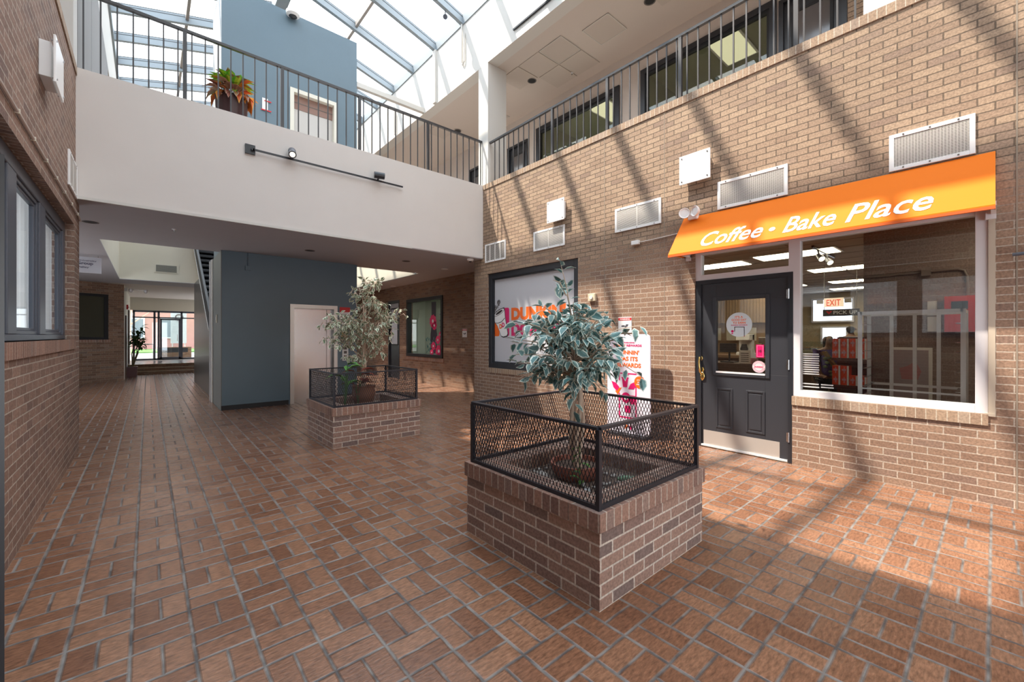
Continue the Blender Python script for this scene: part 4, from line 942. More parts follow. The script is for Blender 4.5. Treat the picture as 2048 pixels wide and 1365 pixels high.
MB().lathe([(.0,.40),(.15,.40),(.175,.44),(.185,.47),(.19,.505),(.175,.505),(.168,.46),(.0,.455)], (cx, cy, 0), 32).build('bowl', M['terracotta'], t, smooth=True); MB().lathe([(0,.47),(.172,.47)], (cx, cy, 0), 24).build('soil', M['mulch'], t)
pb = MB(); random.seed(5)
for k in range(140):
    a, b_ = random.uniform(1.97, 2.67), random.uniform(1.55, 2.29); r = random.uniform(.008, .02)
    if (a-cx)**2+(b_-cy)**2 < .04: continue
    pb.ell((a, b_, .402+r*.4), (r, r*random.uniform(.7,1.3), r*.6), 6)
tag(pb.build('pebbles', M['pebble'], smooth=True), 'grey and white pebbles scattered over the bed of the nearest planter', 'pebbles', kind='stuff')
for i, (a, b_, z, rz) in enumerate(((2.09, 1.70, .42, .4), (2.14, 2.13, .42, 1.4), (2.52, 1.68, .42, 2.2))):
    Mx = Matrix.Translation((a, b_, z)) @ Matrix.Rotation(rz, 4, 'Z') @ Matrix.Rotation(math.pi/2, 4, 'Y')
    o = MB().lathe([(0,-.05),(.025,-.05),(.027,-.04),(.027,.03),(.012,.055),(.012,.07),(0,.07)], (0,0,0), 14, 0, Mx).build('plastic_bottle', mat('clear litter plastic %d' % i, [(.45,.52,.55),(.50,.50,.48),(.18,.33,.22)][i], .15), smooth=True)
    tag(o, ['clear plastic bottle lying in the bed near the front corner of the nearest planter', 'grey bottle lying at the back left of the nearest planter bed', 'green bottle lying at the right side of the nearest planter bed'][i], 'bottle', 'litter in the near planter')
t = thing('green_sprig', 'small green artificial sprig beside the terracotta pot in the nearest planter', 'plant', (2.16, 1.85, .42)); b = MB()
for k in range(8): leaf(b, (2.19+random.uniform(-.02,.02), 1.83, .42+.035*k), rdir(.3), (0,0,1), .075, .045, random.random())
b.build('leaves', M['leaf_green'], t); MB().tube([(2.19,1.83,.40),(2.19,1.83,.70)], .003, 5).build('stem', M['leaf_dark'], t)
# --- far tree
random.seed(21); cx, cy = 2.36, 6.0
t = thing('artificial_tree', 'artificial ficus tree with cream edged leaves in the far planter before the elevator', 'tree', (cx, cy, .40))
tr = MB()
for k in range(3):
    a = k*2.1; pts = [(cx+.018*math.cos(a+s/9*4)+.01*s/9, cy+.018*math.sin(a+s/9*4), .5+1.35*s/9) for s in range(10)]
    tr.tube(pts, [.02-.010*i/9 for i in range(10)], 8)
tr.build('trunk', M['bark'], t, smooth=True); fo = MB(); tw_ = MB()
cl = [(-.35,-.02,1.62,.20), (-.30,.0,1.50,.18), (.28,0,1.62,.20), (.33,-.05,1.72,.16), (.15,0,1.90,.16), (.02,0,1.80,.2), (-.02,0,2.02,.13), (.12,0,2.16,.11), (0,0,1.45,.24), (.16,0,1.35,.2), (-.22,0,1.30,.18), (-.12,0,1.10,.16), (.1,.05,1.2,.16), (-.30,0,1.62,.16), (.24,0,1.45,.18), (-.38,.0,1.38,.12), (-.12,0,1.6,.2), (.05,0,1.6,.22)]
for (dx, dy, z, r) in cl:
    # offsets run across the view so the crown is broad but it is round in depth as well
    for k in range(14):
        q = Vector((cx+.755*dx+.655*random.uniform(-.22,.22), cy-.655*dx+.755*random.uniform(-.22,.22), z)); e = q + Vector((random.uniform(-1,1), random.uniform(-1,1), random.uniform(-.9,.9)))*r*.75
        b0 = q.lerp(e, .2); spray(fo, b0, e, 5, .068, tw_)
    tw_.tube([(cx, cy, max(.9, z-.28)), (cx+.755*dx, cy-.655*dx, z)], [.007, .003], 5)
fo.build('foliage', M['leaf_far'], t); tw_.build('branches', M['bark'], t)
t = thing('plant_pot', 'round terracotta pot standing inside the far planter', 'pot', (cx, cy, .40))
MB().lathe([(0,.40),(.10,.40),(.15,.50),(.165,.60),(.15,.67),(.165,.70),(.15,.70),(.14,.66),(0,.655)], (cx, cy, 0), 28).build('bowl', mat('brown clay pot', (.22,.09,.05), .5), t, smooth=True)
MB().lathe([(0,.66),(.14,.66)], (cx, cy, 0), 20).build('soil', M['mulch'], t)
def bigplant(name, label, x, y, z0, z1, m, L, n, seedv, spread=.5, group=None):
    random.seed(seedv); t = thing(name, label, 'plant', (x, y, z0), group); b = MB(); s = MB()
    for k in range(n):
        a = random.uniform(0, 2*math.pi); e = Vector((math.cos(a)*spread*L, math.sin(a)*spread*L, 0)); base_ = Vector((x, y, z0)); top = Vector((x, y, random.uniform((z0+z1)/2, z1)))+e*.4
        s.tube([base_, top], .004, 5); leaf(b, top, (e.x*2, e.y*2, L*.5), (0,0,1), L*random.uniform(.8,1.2), L*.5, random.random(), droop=.5)
    b.build('leaves', m, t); s.build('stems', M['leaf_dark'], t); return t
bigplant('potted_foliage', 'bright green broad leaved plant at the left of the far planter', 2.03, 5.82, .42, 1.02, M['leaf_green'], .22, 9, 31)
bigplant('potted_foliage', 'dull red leaved plant between the trunk and the green plant in the far planter', 2.24, 5.9, .45, .98, mat('red foliage', (.26,.06,.04), .5), .20, 8, 32)
random.seed(33); b = MB()
for k in range(40): a, c = random.uniform(1.97, 2.73), random.uniform(5.66, 6.3); r = random.uniform(.01,.025); b.ell((a, c, .405), (r, r, r*.6), 6)
tag(b.build('pebbles', M['pebble'], smooth=True), 'pale pebbles lying on the bed of the far planter', 'pebbles', kind='stuff')

# ================================================================== CROTON on the balcony
random.seed(8); cx, cy = .955, 7.55
t = thing('plant_pot', 'ribbed dark brown pot behind the balcony railing', 'pot', (cx, cy, 4.45))
MB().lathe([(0,4.45),(.17,4.45),(.185,4.5),(.205,4.95),(.21,4.98),(.19,4.98),(.18,4.94),(0,4.93)], (cx, cy, 0), 72, 0, None, .02, 14).build('body', M['brownpot'], t, smooth=True); MB().lathe([(0,4.94),(.18,4.94)], (cx, cy, 0), 20).build('soil', M['mulch'], t)
t = thing('croton_plant', 'croton with yellow green and orange leaves behind the balcony railing', 'plant', (cx, cy, 4.95))
gs = [MB(), MB(), MB()]
for k in range(150):
    a = random.uniform(0, 2*math.pi); el = random.uniform(-.2, 1.0); 
    side = math.cos(a-.7)   # camera right
    z = 5.04+.24*max(0, el)*random.uniform(.5,1); r = .19*math.cos(max(el,0))*random.uniform(.3,1)
    p = Vector((cx+r*math.cos(a), cy+r*math.sin(a), z)); d = Vector((math.cos(a), math.sin(a), .2+el*.9 - (.7 if el < .1 else 0)))
    kind = 0 if el > .35 and random.random() < .75 else (1 if side > -.0 or random.random() < .2 else 2)
    L = random.uniform(.15, .23); leaf(gs[kind], p, d, (0,0,1), L, L*.62, random.random(), fold=.5, droop=random.uniform(.1,.7))
for i, nm in enumerate(('croton_green', 'croton_orange', 'croton_red')): gs[i].build('leaves', M[nm], t)
b = MB(); 
for k in range(7): a = k*.9; b.tube([(cx+.05*math.cos(a), cy+.05*math.sin(a), 4.93), (cx+.12*math.cos(a), cy+.12*math.sin(a), 5.2)], .006, 5)
b.build('stems', M['leaf_dark'], t)
t = thing('wall_notice', 'small white and red notice on the tower wall behind the croton', 'notice', (1.76, 9.59, 6.0))
MB().box(1.72, 1.82, 9.585, 9.598, 5.94, 6.18).build('board', M['white'], t); MB().box(1.70, 1.88, 9.575, 9.584, 5.93, 5.95).box(1.76, 1.88, 9.575, 9.584, 6.12, 6.14).build('red_bar', M['red'], t)

# ================================================================== BALCONY TRACK LIGHT
t = thing('track_light', 'black two spot track light on the face of the cream balcony', 'track light', (2.3, 7.12, 4.13))
MB().box(1.06, 1.185, 7.09, 7.12, 4.065, 4.20).build('canopy_plate', M['black'], t); MB().box(1.15, 3.50, 7.055, 7.075, 4.115, 4.14).box(1.13, 1.17, 7.055, 7.09, 4.115, 4.145).build('track', M['black'], t)
for i, (x, d) in enumerate(((1.655, (-.15,-.8,-.62)), (3.03, (.95,-.25,.0)))):
    d = Vector(d).normalized(); c = Vector((x, 7.0, 4.20)); b = MB(); b.tube([c-d*.085, c+d*.085], .055, 20); b.tube([(x, 7.065, 4.14), (x, 7.03, 4.19)], .015, 8)
    sh_ = b.build('spot_head', M['framenavy'] if i == 0 else M['black'], t, smooth=True); put(MB().tube([c+d*.0852, c+d*.0855], .038, 18).build('lens', M['warm_lamp'] if i == 0 else M['steel']), sh_)
# rafter spot + fascia track
t = thing('spotlight', 'dark spotlight hanging from a skylight rafter above the gallery', 'spotlight', (4.9, 7.9, 8.4))
c = Vector((4.88, 7.84, 8.36)); d = Vector((-.4,-.7,-.6)).normalized(); MB().tube([c-d*.07, c+d*.07], .05, 18).build('head', M['framenavy'], t, smooth=True); MB().tube([(4.92, 7.9, 8.55), (4.92, 7.9, 8.42), tuple(c)], .012).build('arm', M['black'], t)
t = thing('track_light', 'thin dark track with spotlights on the white fascia above the gallery', 'track light', (XR-.03, 5, 7.36))
MB().box(XR-.035, XR-.005, 3.2, 6.12, 7.335, 7.365).build('track', M['black'], t)
for y in (5.2, 4.0): c = Vector((XR-.09, y, 7.42)); MB().tube([(XR-.09, y-.06, 7.40), (XR-.09, y+.06, 7.45)], .045, 16).build('spot_head', M['framenavy'], t, smooth=True)
# dome camera on tower, on soffit
def dome(label, c, r, group=None, dark=True):
    t = thing('security_camera', label, 'security camera', c, group); c = Vector(c)
    MB().lathe([(0,.0),(r,.0),(r*.98,-r*.45),(r*.6,-r*.7)], c, 20).build('housing', M['white'], t, smooth=True)
    MB().ell(c+Vector((0,0,-r*.65)), (r*.5, r*.5, r*.42)).build('dome', M['black'] if dark else M['alu'], t, smooth=True)
dome('white dome camera near the top edge of the blue tower', (2.26, 9.50, 8.10), .13); dome('white dome camera under the balcony beside the right brick wall', (5.15, 7.28, 3.045), .07)
t = thing('emergency_light', 'twin headed emergency light under the balcony beside the right brick corner', 'emergency light', (5.9, 8.2, 2.72))
MB().box(6.2, 6.249, 7.95, 8.2, 2.66, 2.78).build('body', M['white'], t)
for y in (7.95, 8.2): MB().ell((6.14, y, 2.74), (.07,.06,.07)).build('lamp_head', M['alu'], t, smooth=True)
# downlights
def downlight(x, y, z, label, group, r=.09, mt='blackmat'):
    t = thing('downlight', label, 'downlight', (x, y, z), group)
    MB().lathe([(r*.8,-.001),(r,-.004),(r,.0),(r*.8,.0)], (x, y, z-.001), 24).build('trim_ring', M['white'] if mt != 'blackmat' else M['ventdark'], t)
    MB().lathe([(0,-.0015),(r*.8,-.0015)], (x, y, z-.001), 24).build('baffle', M[mt], t)
g1_ = 'recessed lights in the grey soffit'
for (x, y, l, mt) in ((-.62, 8.47, 'dark recessed light in the soffit beside the left brick pier', 'blackmat'), (2.33, 8.56, 'recessed light in the soffit above the elevator door', 'blackmat'), (5.45, 8.78, 'silver recessed light in the soffit nearest the right brick corner', 'alu'), (4.24, 8.40, 'small dark recessed light in the soffit over the gap between tower and shop wall', 'blackmat'), (6.05, 12.9, 'silver recessed light in the soffit strip above the floral window', 'alu')):
    downlight(x, y, 3.045, l, g1_, mt=mt)
def sprinkler(x, y, z, label):
    t = thing('sprinkler', label, 'sprinkler', (x, y, z), 'ceiling sprinklers'); MB().lathe([(0,0),(.03,0),(.028,-.008),(.01,-.01),(.01,-.03)], (x,y,z), 14).build('escutcheon', M['alu'], t, smooth=True)
    MB().lathe([(0,-.035),(.018,-.036),(.018,-.03),(0,-.03)], (x,y,z), 10).build('deflector', M['steel'], t)
sprinkler(.30, 8.2, 3.045, 'small sprinkler in the left part of the grey soffit'); sprinkler(5.19, 9.75, 3.045, 'small sprinkler in the soffit by the corner of the sunlit opening'); sprinkler(6.95, 6.02, 7.13, 'small sprinkler in the upper gallery ceiling')
g2_ = 'recessed lights in the upper gallery ceiling'
downlight(6.49, 6.8, 7.13, 'recessed light in the upper gallery ceiling nearest the white column', g2_, .1); downlight(6.46, 3.86, 7.13, 'recessed light in the upper gallery ceiling at the top edge of the picture', g2_, .1); downlight(6.52, 9.83, 7.13, 'recessed light in the far gallery ceiling beyond the white column', g2_, .1)
# tower wall fittings
t = thing('junction_box', 'small blue painted junction box high on the tower face', 'box', (1.47, 9.59, 2.8)); MB().box(1.43, 1.52, 9.57, 9.6, 2.70, 2.79).build('cover', M['blue'], t, bevel=.004); MB().tube([(1.475, 9.588, 2.79), (1.475, 9.588, 3.04)], .01).build('conduit', M['blue'], t)
t = thing('elevator_notice', 'red headed notice on the tower right of the elevator door', 'notice', (3.33, 9.59, 1.87)); MB().box(3.23, 3.46, 9.59, 9.598, 1.67, 2.06).build('board', M['white'], t); MB().box(3.23, 3.46, 9.586, 9.59, 1.95, 2.06).build('red_band', M['red'], t)
l = MB(); 
for k in range(5): l.box(3.26, 3.43-.02*(k % 2), 9.587, 9.59, 1.72+.04*k, 1.735+.04*k)
l.build('printed_lines', M['d_brown'], t)
t = thing('fire_service_panel', 'amber fire service plate above the elevator call panel', 'panel', (3.32, 9.59, 1.42)); MB().box(3.26, 3.40, 9.588, 9.598, 1.32, 1.52).build('plate', mat('amber plate', (.45,.25,.06), .4), t); MB().tube([(3.33, 9.588, 1.42), (3.33, 9.575, 1.42)], .02, 12).build('key_switch', M['brass'], t)
t = thing('call_panel', 'pale elevator call panel with dark buttons right of the door', 'call panel', (3.35, 9.59, 1.03)); MB().box(3.285, 3.42, 9.582, 9.598, .86, 1.22).build('plate', M['white'], t, bevel=.004)
for k, (z, hh) in enumerate(((1.14, .03), (1.05, .03), (.93, .05))): MB().box(3.32, 3.385, 9.576, 9.582, z-hh, z+hh).build('button', M['ventdark'], t)
t = thing('light_switch', 'cream light switch plate on the dark side of the tower', 'switch', (1.04, 10.2, 1.75)); MB().box(1.028, 1.042, 10.15, 10.24, 1.68, 1.84).build('plate', M['cream_warm'], t); MB().box(1.022, 1.028, 10.18, 10.21, 1.73, 1.79).build('toggle', M['white'], t)

# ================================================================== LEFT SIDE THINGS
t = thing('wall_conduit', 'thin cream conduit running along the left brick wall above the windows', 'conduit', (XL+.01, 5, 2.86))
MB().tube([(XL+.013, -2, 2.86), (XL+.013, 7.28, 2.86), (XL+.013, 7.40, 2.84)], .011, 8).build('pipe', M['cream'], t)
for k in range(14): MB().box(XL+.001, XL+.026, .6+.5*k, .612+.5*k, 2.845, 2.875).build('clip', M['cream_warm'], t)
t = thing('hanging_sign', 'white hanging sign with grey print beside the left brick pier', 'sign', (-.95, 12, 2.9))
MB().box(-1.45, -.72, 12, 12.02, 2.69, 3.01).build('board', mat('sign white', (.66,.67,.72), .5), t); l = MB()
add_text(l, "New University", (-1.22, 11.997, 2.915), size=1, bold=.01, ext=.0005, width=.43, height=.035, **TY); add_text(l, "Medical Group", (-1.37, 11.997, 2.835), size=1, bold=.02, ext=.0005, width=.53, height=.075, **TY); add_text(l, "of Valley", (-1.14, 11.997, 2.775), size=1, bold=.01, ext=.0005, width=.24, height=.045, **TY)
l.build('lettering', mat('grey print', (.10,.10,.16), .5), t); b = MB(); b.tube([(-1.4, 12.01, 3.01), (-1.4, 12.01, 3.045)], .004); b.tube([(-.77, 12.01, 3.01), (-.77, 12.01, 3.045)], .004); b.build('hanger', M['steel'], t)
t = thing('wall_vent', 'grey louvred vent on the cream bulkhead above the passage', 'vent', (.42, 16.4, 3.44)); MB().box(.13, .71, 16.385, 16.398, 3.31, 3.58).build('frame', M['cream_warm'], t)
b = MB().box(.18, .66, 16.378, 16.385, 3.345, 3.54).build('backing', M['ventdark'], t); b = MB()
for k in range(9): b.box(.18, .66, 16.37, 16.378, 3.35+.021*k, 3.36+.021*k)
b.build('grille', mat('vent olive grey', (.30,.30,.26), .6), t)
t = thing('emergency_light', 'twin headed emergency light at the end of the angled brick wall', 'emergency light', (-.4, 18.5, 2.9)); MB().box(-.577, -.50, 18.5, 18.7, 2.88, 2.98).build('body', M['white'], t)
for y, x in ((18.45, -.42), (18.6, -.05)): MB().ell((x, y, 2.90), (.06,.06,.07)).build('lamp_head', M['alu'], t, smooth=True)
MB().tube([(-.42, 18.5, 2.93), (-.05, 18.6, 2.93)], .012).build('arm', M['white'], t)
t = thing('fire_alarm', 'small red fire alarm strobe on the passage wall beside the glass entrance', 'alarm', (-.56, 20.2, 2.45)); MB().box(-.578, -.53, 20.15, 20.3, 2.36, 2.52).build('body', M['red'], t); MB().box(-.53, -.51, 20.2, 20.25, 2.4, 2.46).build('lens', M['white'], t)
# lobby plant
random.seed(17); t = thing('plant_pot', 'square dark red pot beside the steps at the end of the passage', 'pot', (-.36, 19.4, 0))
MB().prism([(-.13,0),(.13,0),(.15,.36),(-.15,.36)], (-.42, 19.55, 0), (1,0,0), (0,0,1), .3).build('body', mat('dark red pot', (.10,.02,.02), .35), t); MB().box(-.54, -.30, 19.28, 19.52, .35, .362).build('soil', M['mulch'], t)
t = thing('rubber_plant', 'tall leafy green plant in the dark red pot beside the steps', 'plant', (-.36, 19.4, .36)); s = MB(); b = MB()
for k in range(6):
    a = k*1.1; top = Vector((-.28+.10*math.cos(a)+.03, 19.4+.2*math.sin(a), 1.15+.1*k)); mid_ = Vector((-.34+.08*math.cos(a+1), 19.4, .8)); s.tube([(-.40, 19.4, .35), mid_, top], [.022,.016,.008], 6)
    for j in range(16):
        p = mid_.lerp(top, random.uniform(.5, 1.1)); leaf(b, p, rdir(.2), (0,0,1), .22, .10, random.random())
s.build('stems', mat('plant stem', (.16,.13,.08), .7), t); b.build('foliage', M['leaf_dark'], t)
# open black door leaf at the left edge
t = thing('open_door', 'edge of a dark open door leaf at the far left of the picture', 'door', (-.5, 2.8, 0))
a = Vector((-.615, 3.04, 0)); c = Vector((-.414, 2.36, 0)); MB().bar((a.x, a.y, 1.05), (c.x, c.y, 1.05), .04, 2.06).build('door_leaf', M['black'], t)
MB().tube([(c.x-.01, c.y, 1.50), (c.x+.004, c.y, 1.50)], .022, 14).build('knob', M['steel'], t, smooth=True)

# ================================================================== SHOP INTERIOR
cei = MB().box(5.6, 17, -3, 7.3, 2.80, 2.86); cei = struct(cei.build('ceiling_shop', M['store_ceiling']))
b = MB()
for k in range(10): b.box(5.6, 17, -2.8+1.22*k, -2.78+1.22*k, 2.794, 2.80)
for k in range(19): b.box(5.7+.61*k, 5.715+.61*k, -3, 7.3, 2.795, 2.80)
put(b.build('ceiling_grid', mat('ceiling grid', (.40,.35,.30), .7)), cei)
struct(MB().box(7.0, 17, -3, 1.12, 0, 2.80).build('wall_shop_right', M['brownwall']))
struct(MB().box(16.5, 17, 1.12, 7.3, 0, 2.8).box(5.6, 17, 7.2, 7.3, 0, 2.8).build('wall_shop_back', M['store_wall']))
struct(MB().box(5.9, 7.0, -3, -2.9, 0, 2.8).build('wall_shop_end', M['store_wall']))
i = 0
for (x, y) in ((8.2, 2.2), (8.4, 3.6), (10.6, 2.0), (10.8, 3.4), (13.2, 2.2), (13.2, 3.9), (8.2, 5.4), (6.3, 3.2), (15.2, 2.6), (6.2, -.6)):
    t = thing('ceiling_light', 'warm lit troffer panel in the shop ceiling seen through the shop glass', 'ceiling light', (x, y, 2.79), 'shop ceiling troffers')
    MB().box(x-.3, x+.3, y-.6, y+.6, 2.782, 2.80).build('light_frame', M['grille'], t); MB().box(x-.26, x+.26, y-.56, y-.02, 2.775, 2.782).box(x-.26, x+.26, y+.02, y+.56, 2.775, 2.782).build('diffuser', M['troffer'], t)
# track spots
t = thing('track_light', 'black ceiling track with two white spots inside the shop', 'track light', (8.2, 1.8, 2.78)); MB().box(7.6, 8.9, 1.80, 1.83, 2.755, 2.79).build('track', M['black'], t)
for x in (7.85, 8.35): c = Vector((x, 1.78, 2.64)); d = Vector((-.5,-.5,-.6)).normalized(); h_ = MB().tube([(x, 1.81, 2.76), tuple(c)], .012).tube([c-d*.06, c+d*.06], [.03,.055], 14).build('spot_head', M['black'], t, smooth=True); put(MB().tube([c+d*.061, c+d*.063], .045, 14).build('lens', M['warm_lamp']), h_)
# exit sign + pick up sign
t = thing('exit_sign', 'lit exit sign hanging in the shop above the pick up sign', 'exit sign', (10, 2.05, 2.1)); MB().box(10, 10.05, 1.90, 2.20, 1.98, 2.15).build('housing', mat('warm sign box', (.7,.5,.3), .5, emis=(1,.75,.5), es=.5), t)
l = MB(); add_text(l, "EXIT", (9.995, 2.16, 2.00), size=1, bold=.01, ext=.0006, width=.22, height=.12, **TX); l.build('lettering', mat('exit red', (.5,.03,.01), .5, emis=(1,.1,.03), es=.4), t)
for y in (1.83, 2.27): MB().box(9.99, 10.05, y-.05, y+.05, 2.05, 2.12).build('lamp_head', M['cream_warm'], t)
t = thing('hanging_sign', 'dark pick up sign hanging inside the shop below the exit sign', 'sign', (10, 1.95, 1.85)); MB().box(10, 10.03, 1.66, 2.22, 1.80, 1.93).build('board', mat('sign dark', (.05,.035,.03), .5), t)
l = MB(); add_text(l, "PICK UP", (9.996, 2.05, 1.835), size=1, bold=.012, ext=.0006, width=.36, height=.065, **TX); l.build('lettering', M['d_white'], t); l = MB(); decX(l, [(-.05,.03),(0,-.03),(.05,.03),(.02,.035),(0,.01),(-.02,.035)], 9.998, 2.12, 1.865, .002); l.build('arrow', M['red'], t)
b = MB(); b.tube([(10.015, 1.7, 1.93), (10.015, 1.7, 2.8)], .004); b.tube([(10.015, 2.2, 1.93), (10.015, 2.2, 2.8)], .004); b.build('hanger', M['steel'], t)
# back window daylight
w9 = MB(); frameX(w9, 16.40, 16.5, 2.85, 3.95, 1.85, 2.62, .05); w9 = struct(w9.build('window_9', M['alupaint'])); put(MB().box(16.44, 16.46, 2.9, 3.9, 1.9, 2.57).build('daylight_pane', mat('bright daylight pane', (.8,.85,.9), .5, emis=(.75,.85,1), es=1.6)), w9)
w10 = MB(); frameX(w10, 16.40, 16.5, 3.0, 3.7, 1.15, 1.72, .05); w10 = struct(w10.build('window_10', M['alupaint'])); put(MB().box(16.44, 16.46, 3.05, 3.65, 1.2, 1.67).build('daylight_pane', bpy.data.materials['bright daylight pane']), w10)
# counter with back wall of slats seen through the door
t = thing('service_counter', 'dark service counter seen through the shop door glass', 'counter', (9.2, 4.2, 0)); MB().box(8.8, 9.5, 2.7, 6.5, 0, .98).build('body', M['darkwood'], t); MB().box(8.72, 9.55, 2.65, 6.55, .98, 1.03).build('worktop', mat('counter top', (.20,.12,.07), .3), t)
t = thing('display_case', 'glass bakery case with pastries seen at the left of the shop window', 'display case', (10, 2.2, 0)); MB().box(9.8, 10.4, 2.0, 2.65, 0, .9).build('base', M['darkwood'], t); MB().box(9.85, 10.4, 2.02, 2.62, .9, 1.3).build('glass', glass_mat('case glass', (.8,.85,.8), .1), t); MB().box(9.95, 10.35, 2.05, 2.6, .98, 1.0).box(9.95, 10.35, 2.05, 2.6, 1.14, 1.16).build('shelf', M['steel'], t)
random.seed(4)
for k in range(12): 
    o = MB(); y = 2.1+.045*(k % 6)*2; z = 1.02 if k < 6 else 1.18
    for q in range(12):
        a = 2*math.pi*q/12; o.ell((10.0+.03*math.cos(a), y+.03*math.sin(a), z), (.018,.018,.014), 6)
    tag(o.build('doughnut', mat('doughnut glaze', (.30,.15,.06), .5) if k == 0 else bpy.data.materials['doughnut glaze'], smooth=True), 'brown ring doughnut on a shelf of the glass bakery case', 'doughnut', 'doughnuts in the bakery case')
t = thing('slatted_panel', 'light wood slatted panel above the counter seen through the door glass', 'panel', (11.5, 5, 2.2)); MB().box(11.5, 11.56, 3.4, 6.9, 1.75, 2.8).build('panel', M['wood'], t)
b = MB(); 
for k in range(48): b.box(11.48, 11.5, 3.42+.072*k, 3.47+.072*k, 1.75, 2.8)
b.build('slats', M['wood'], t)
struct(MB().box(11.6, 11.7, 3.4, 7.2, 0, 2.8).build('wall_shop_kitchen', mat('tan kitchen wall', (.36,.24,.14), .7)))
def card(name, label, y0, y1, z0, z1, mt, x=7.2, mlab=None, group=None):
    t = thing(name, label, 'notice', (x, (y0+y1)/2, z0), group); MB().box(x, x+.01, y0, y1, z0, z1).build('board', mt, t); l = MB(); n = 5
    for k in range(n): l.box(x-.001, x, y0+(y1-y0)*.15, y1-(y1-y0)*.15, z0+(z1-z0)*(.15+.15*k), z0+(z1-z0)*(.2+.15*k))
    l.build('printed_lines', M['d_brown'], t); return t
t = thing('menu_board', 'row of cream menu boards behind the counter seen through the door', 'menu board', (11.4, 4.7, 1.5)); MB().box(11.4, 11.44, 3.9, 4.6, 1.30, 1.62).box(11.4, 11.44, 4.75, 5.6, 1.30, 1.62).build('board', mat('cream board', (.55,.5,.4), .5), t)
for (nm, lb, ct, x, y, z, w, h, mt) in (('coffee_brewer', 'white coffee brewer on the counter seen through the door glass', 'coffee brewer', 9.2, 3.35, 1.03, .26, .42, 'white'), ('coffee_brewer', 'steel coffee brewer at the right side of the counter seen through the door', 'coffee brewer', 9.2, 2.92, 1.03, .28, .36, 'steel')):
    t = thing(nm, lb, ct, (x, y, z)); MB().box(x-.12, x+.14, y-w/2, y+w/2, z, z+.06).box(x+.04, x+.14, y-w/2, y+w/2, z+.06, z+h).box(x-.12, x+.14, y-w/2, y+w/2, z+h-.12, z+h).build('body', M[mt], t, bevel=.008); MB().lathe([(0,z+.06),(.06,z+.06),(.075,z+.12),(.05,z+.2),(.05,z+.22)], (x-.04, y, 0), 16).build('carafe', M['black'], t, smooth=True)
t = thing('cash_register', 'dark card reader on a stand seen through the shop door glass', 'register', (6.9, 2.75, 1.0)); MB().box(6.85, 7.05, 2.66, 2.86, 1.0, 1.02).tube([(6.95, 2.76, 1.0), (6.95, 2.76, 1.18)], .015).build('stand', M['black'], t); MB().box(6.88, 6.92, 2.64, 2.88, 1.16, 1.30).build('screen', M['blackmat'], t)
t = thing('side_table', 'narrow dark table inside the shop behind the door glass', 'table', (6.95, 2.75, 0)); MB().box(6.7, 7.25, 2.25, 3.25, .96, 1.0).build('table_top', M['darkwood'], t)
for x in (6.75, 7.2):
    for y in (2.3, 3.2): MB().box(x-.02, x+.02, y-.02, y+.02, .004, .96).build('leg', M['blackmat'], t)
card('counter_card', 'cream printed sheet standing behind the door glass', 2.40, 2.56, 1.0, 1.20, mat('cream card', (.62,.56,.48), .5), 6.8)
card('counter_card', 'pink printed card low at the bottom of the door glass', 2.28, 2.38, 1.0, 1.09, mat('pink card', (.6,.25,.25), .5), 6.75)
card('counter_card', 'white stacked cards at the lower left of the door glass', 2.98, 3.12, 1.0, 1.14, M['white'], 6.8)
t = thing('paper_bag', 'white paper bag with a looped handle seen through the door glass', 'bag', (7.1, 2.5, 1.0)); MB().prism([(-.07,0),(.07,0),(.055,.15),(-.055,.15)], (7.1, 2.47, 1.0), (0,-1,0), (0,0,1), .06).build('body', M['white'], t); MB().tube([(7.07, 2.47+.03*math.cos(a), 1.15+.09*math.sin(a)) for a in [math.pi*k/8 for k in range(9)]], .008, 6).build('handle', M['white'], t)
# bun pan rack
rk = thing('bakery_rack', 'empty aluminium bakery rack standing behind the shop window', 'rack', (6.1, .6, 0)); ra, rb, r0, r1 = .20, .965, 5.85, 6.35
for (x, y) in ((r0, ra), (r0, rb), (r1, ra), (r1, rb)): MB().box(x-.013, x+.013, y-.018, y+.018, .08, 1.68).build('upright', M['alu'], rk)
for y in (.395, .58, .77): MB().box(r1-.01, r1+.01, y-.016, y+.016, .1, 1.66).build('upright', M['alu'], rk)
MB().box(r0-.013, r0+.013, ra, rb, 1.645, 1.68).box(r1-.013, r1+.013, ra, rb, 1.645, 1.68).box(r0, r1, ra-.013, ra+.013, 1.645, 1.68).box(r0, r1, rb-.013, rb+.013, 1.645, 1.68).box(r0-.013, r1, ra, rb, .10, .13).box(r1-.012, r1+.012, ra, rb, .86, .885).box(r0-.012, r0+.012, ra, rb, .845, .86).build('frame_rail', M['alu'], rk)
for k in range(9): 
    z = .78+.095*k
    for y, s_ in ((rb-.018, -1), (ra+.018, 1)): MB().box(r0, r1, y, y+s_*.035, z, z+.004).build('runner', M['steel'], rk)
for (x, y) in ((r0, ra), (r0, rb), (r1, ra), (r1, rb)): MB().tube([(x, y-.012, .045), (x, y+.012, .045)], .04, 16).build('caster', M['blackmat'], rk)
t = thing('alarm_cabinet', 'red fire alarm panel on the brown wall behind the shop window', 'alarm panel', (6.99, .2, 1.66)); MB().box(6.90, 6.999, .02, .385, 1.465, 1.87).build('cabinet', M['red'], t); MB().box(6.893, 6.90, .20, .33, 1.72, 1.81).build('display', M['blackmat'], t)
t = thing('notice_sheet', 'two pale sheets on the brown wall left of the red fire panel', 'notice', (6.99, .5, 1.65)); MB().box(6.992, 6.998, .45, .53, 1.66, 1.83).box(6.992, 6.998, .45, .53, 1.47, 1.645).build('sheet', M['grille'], t)
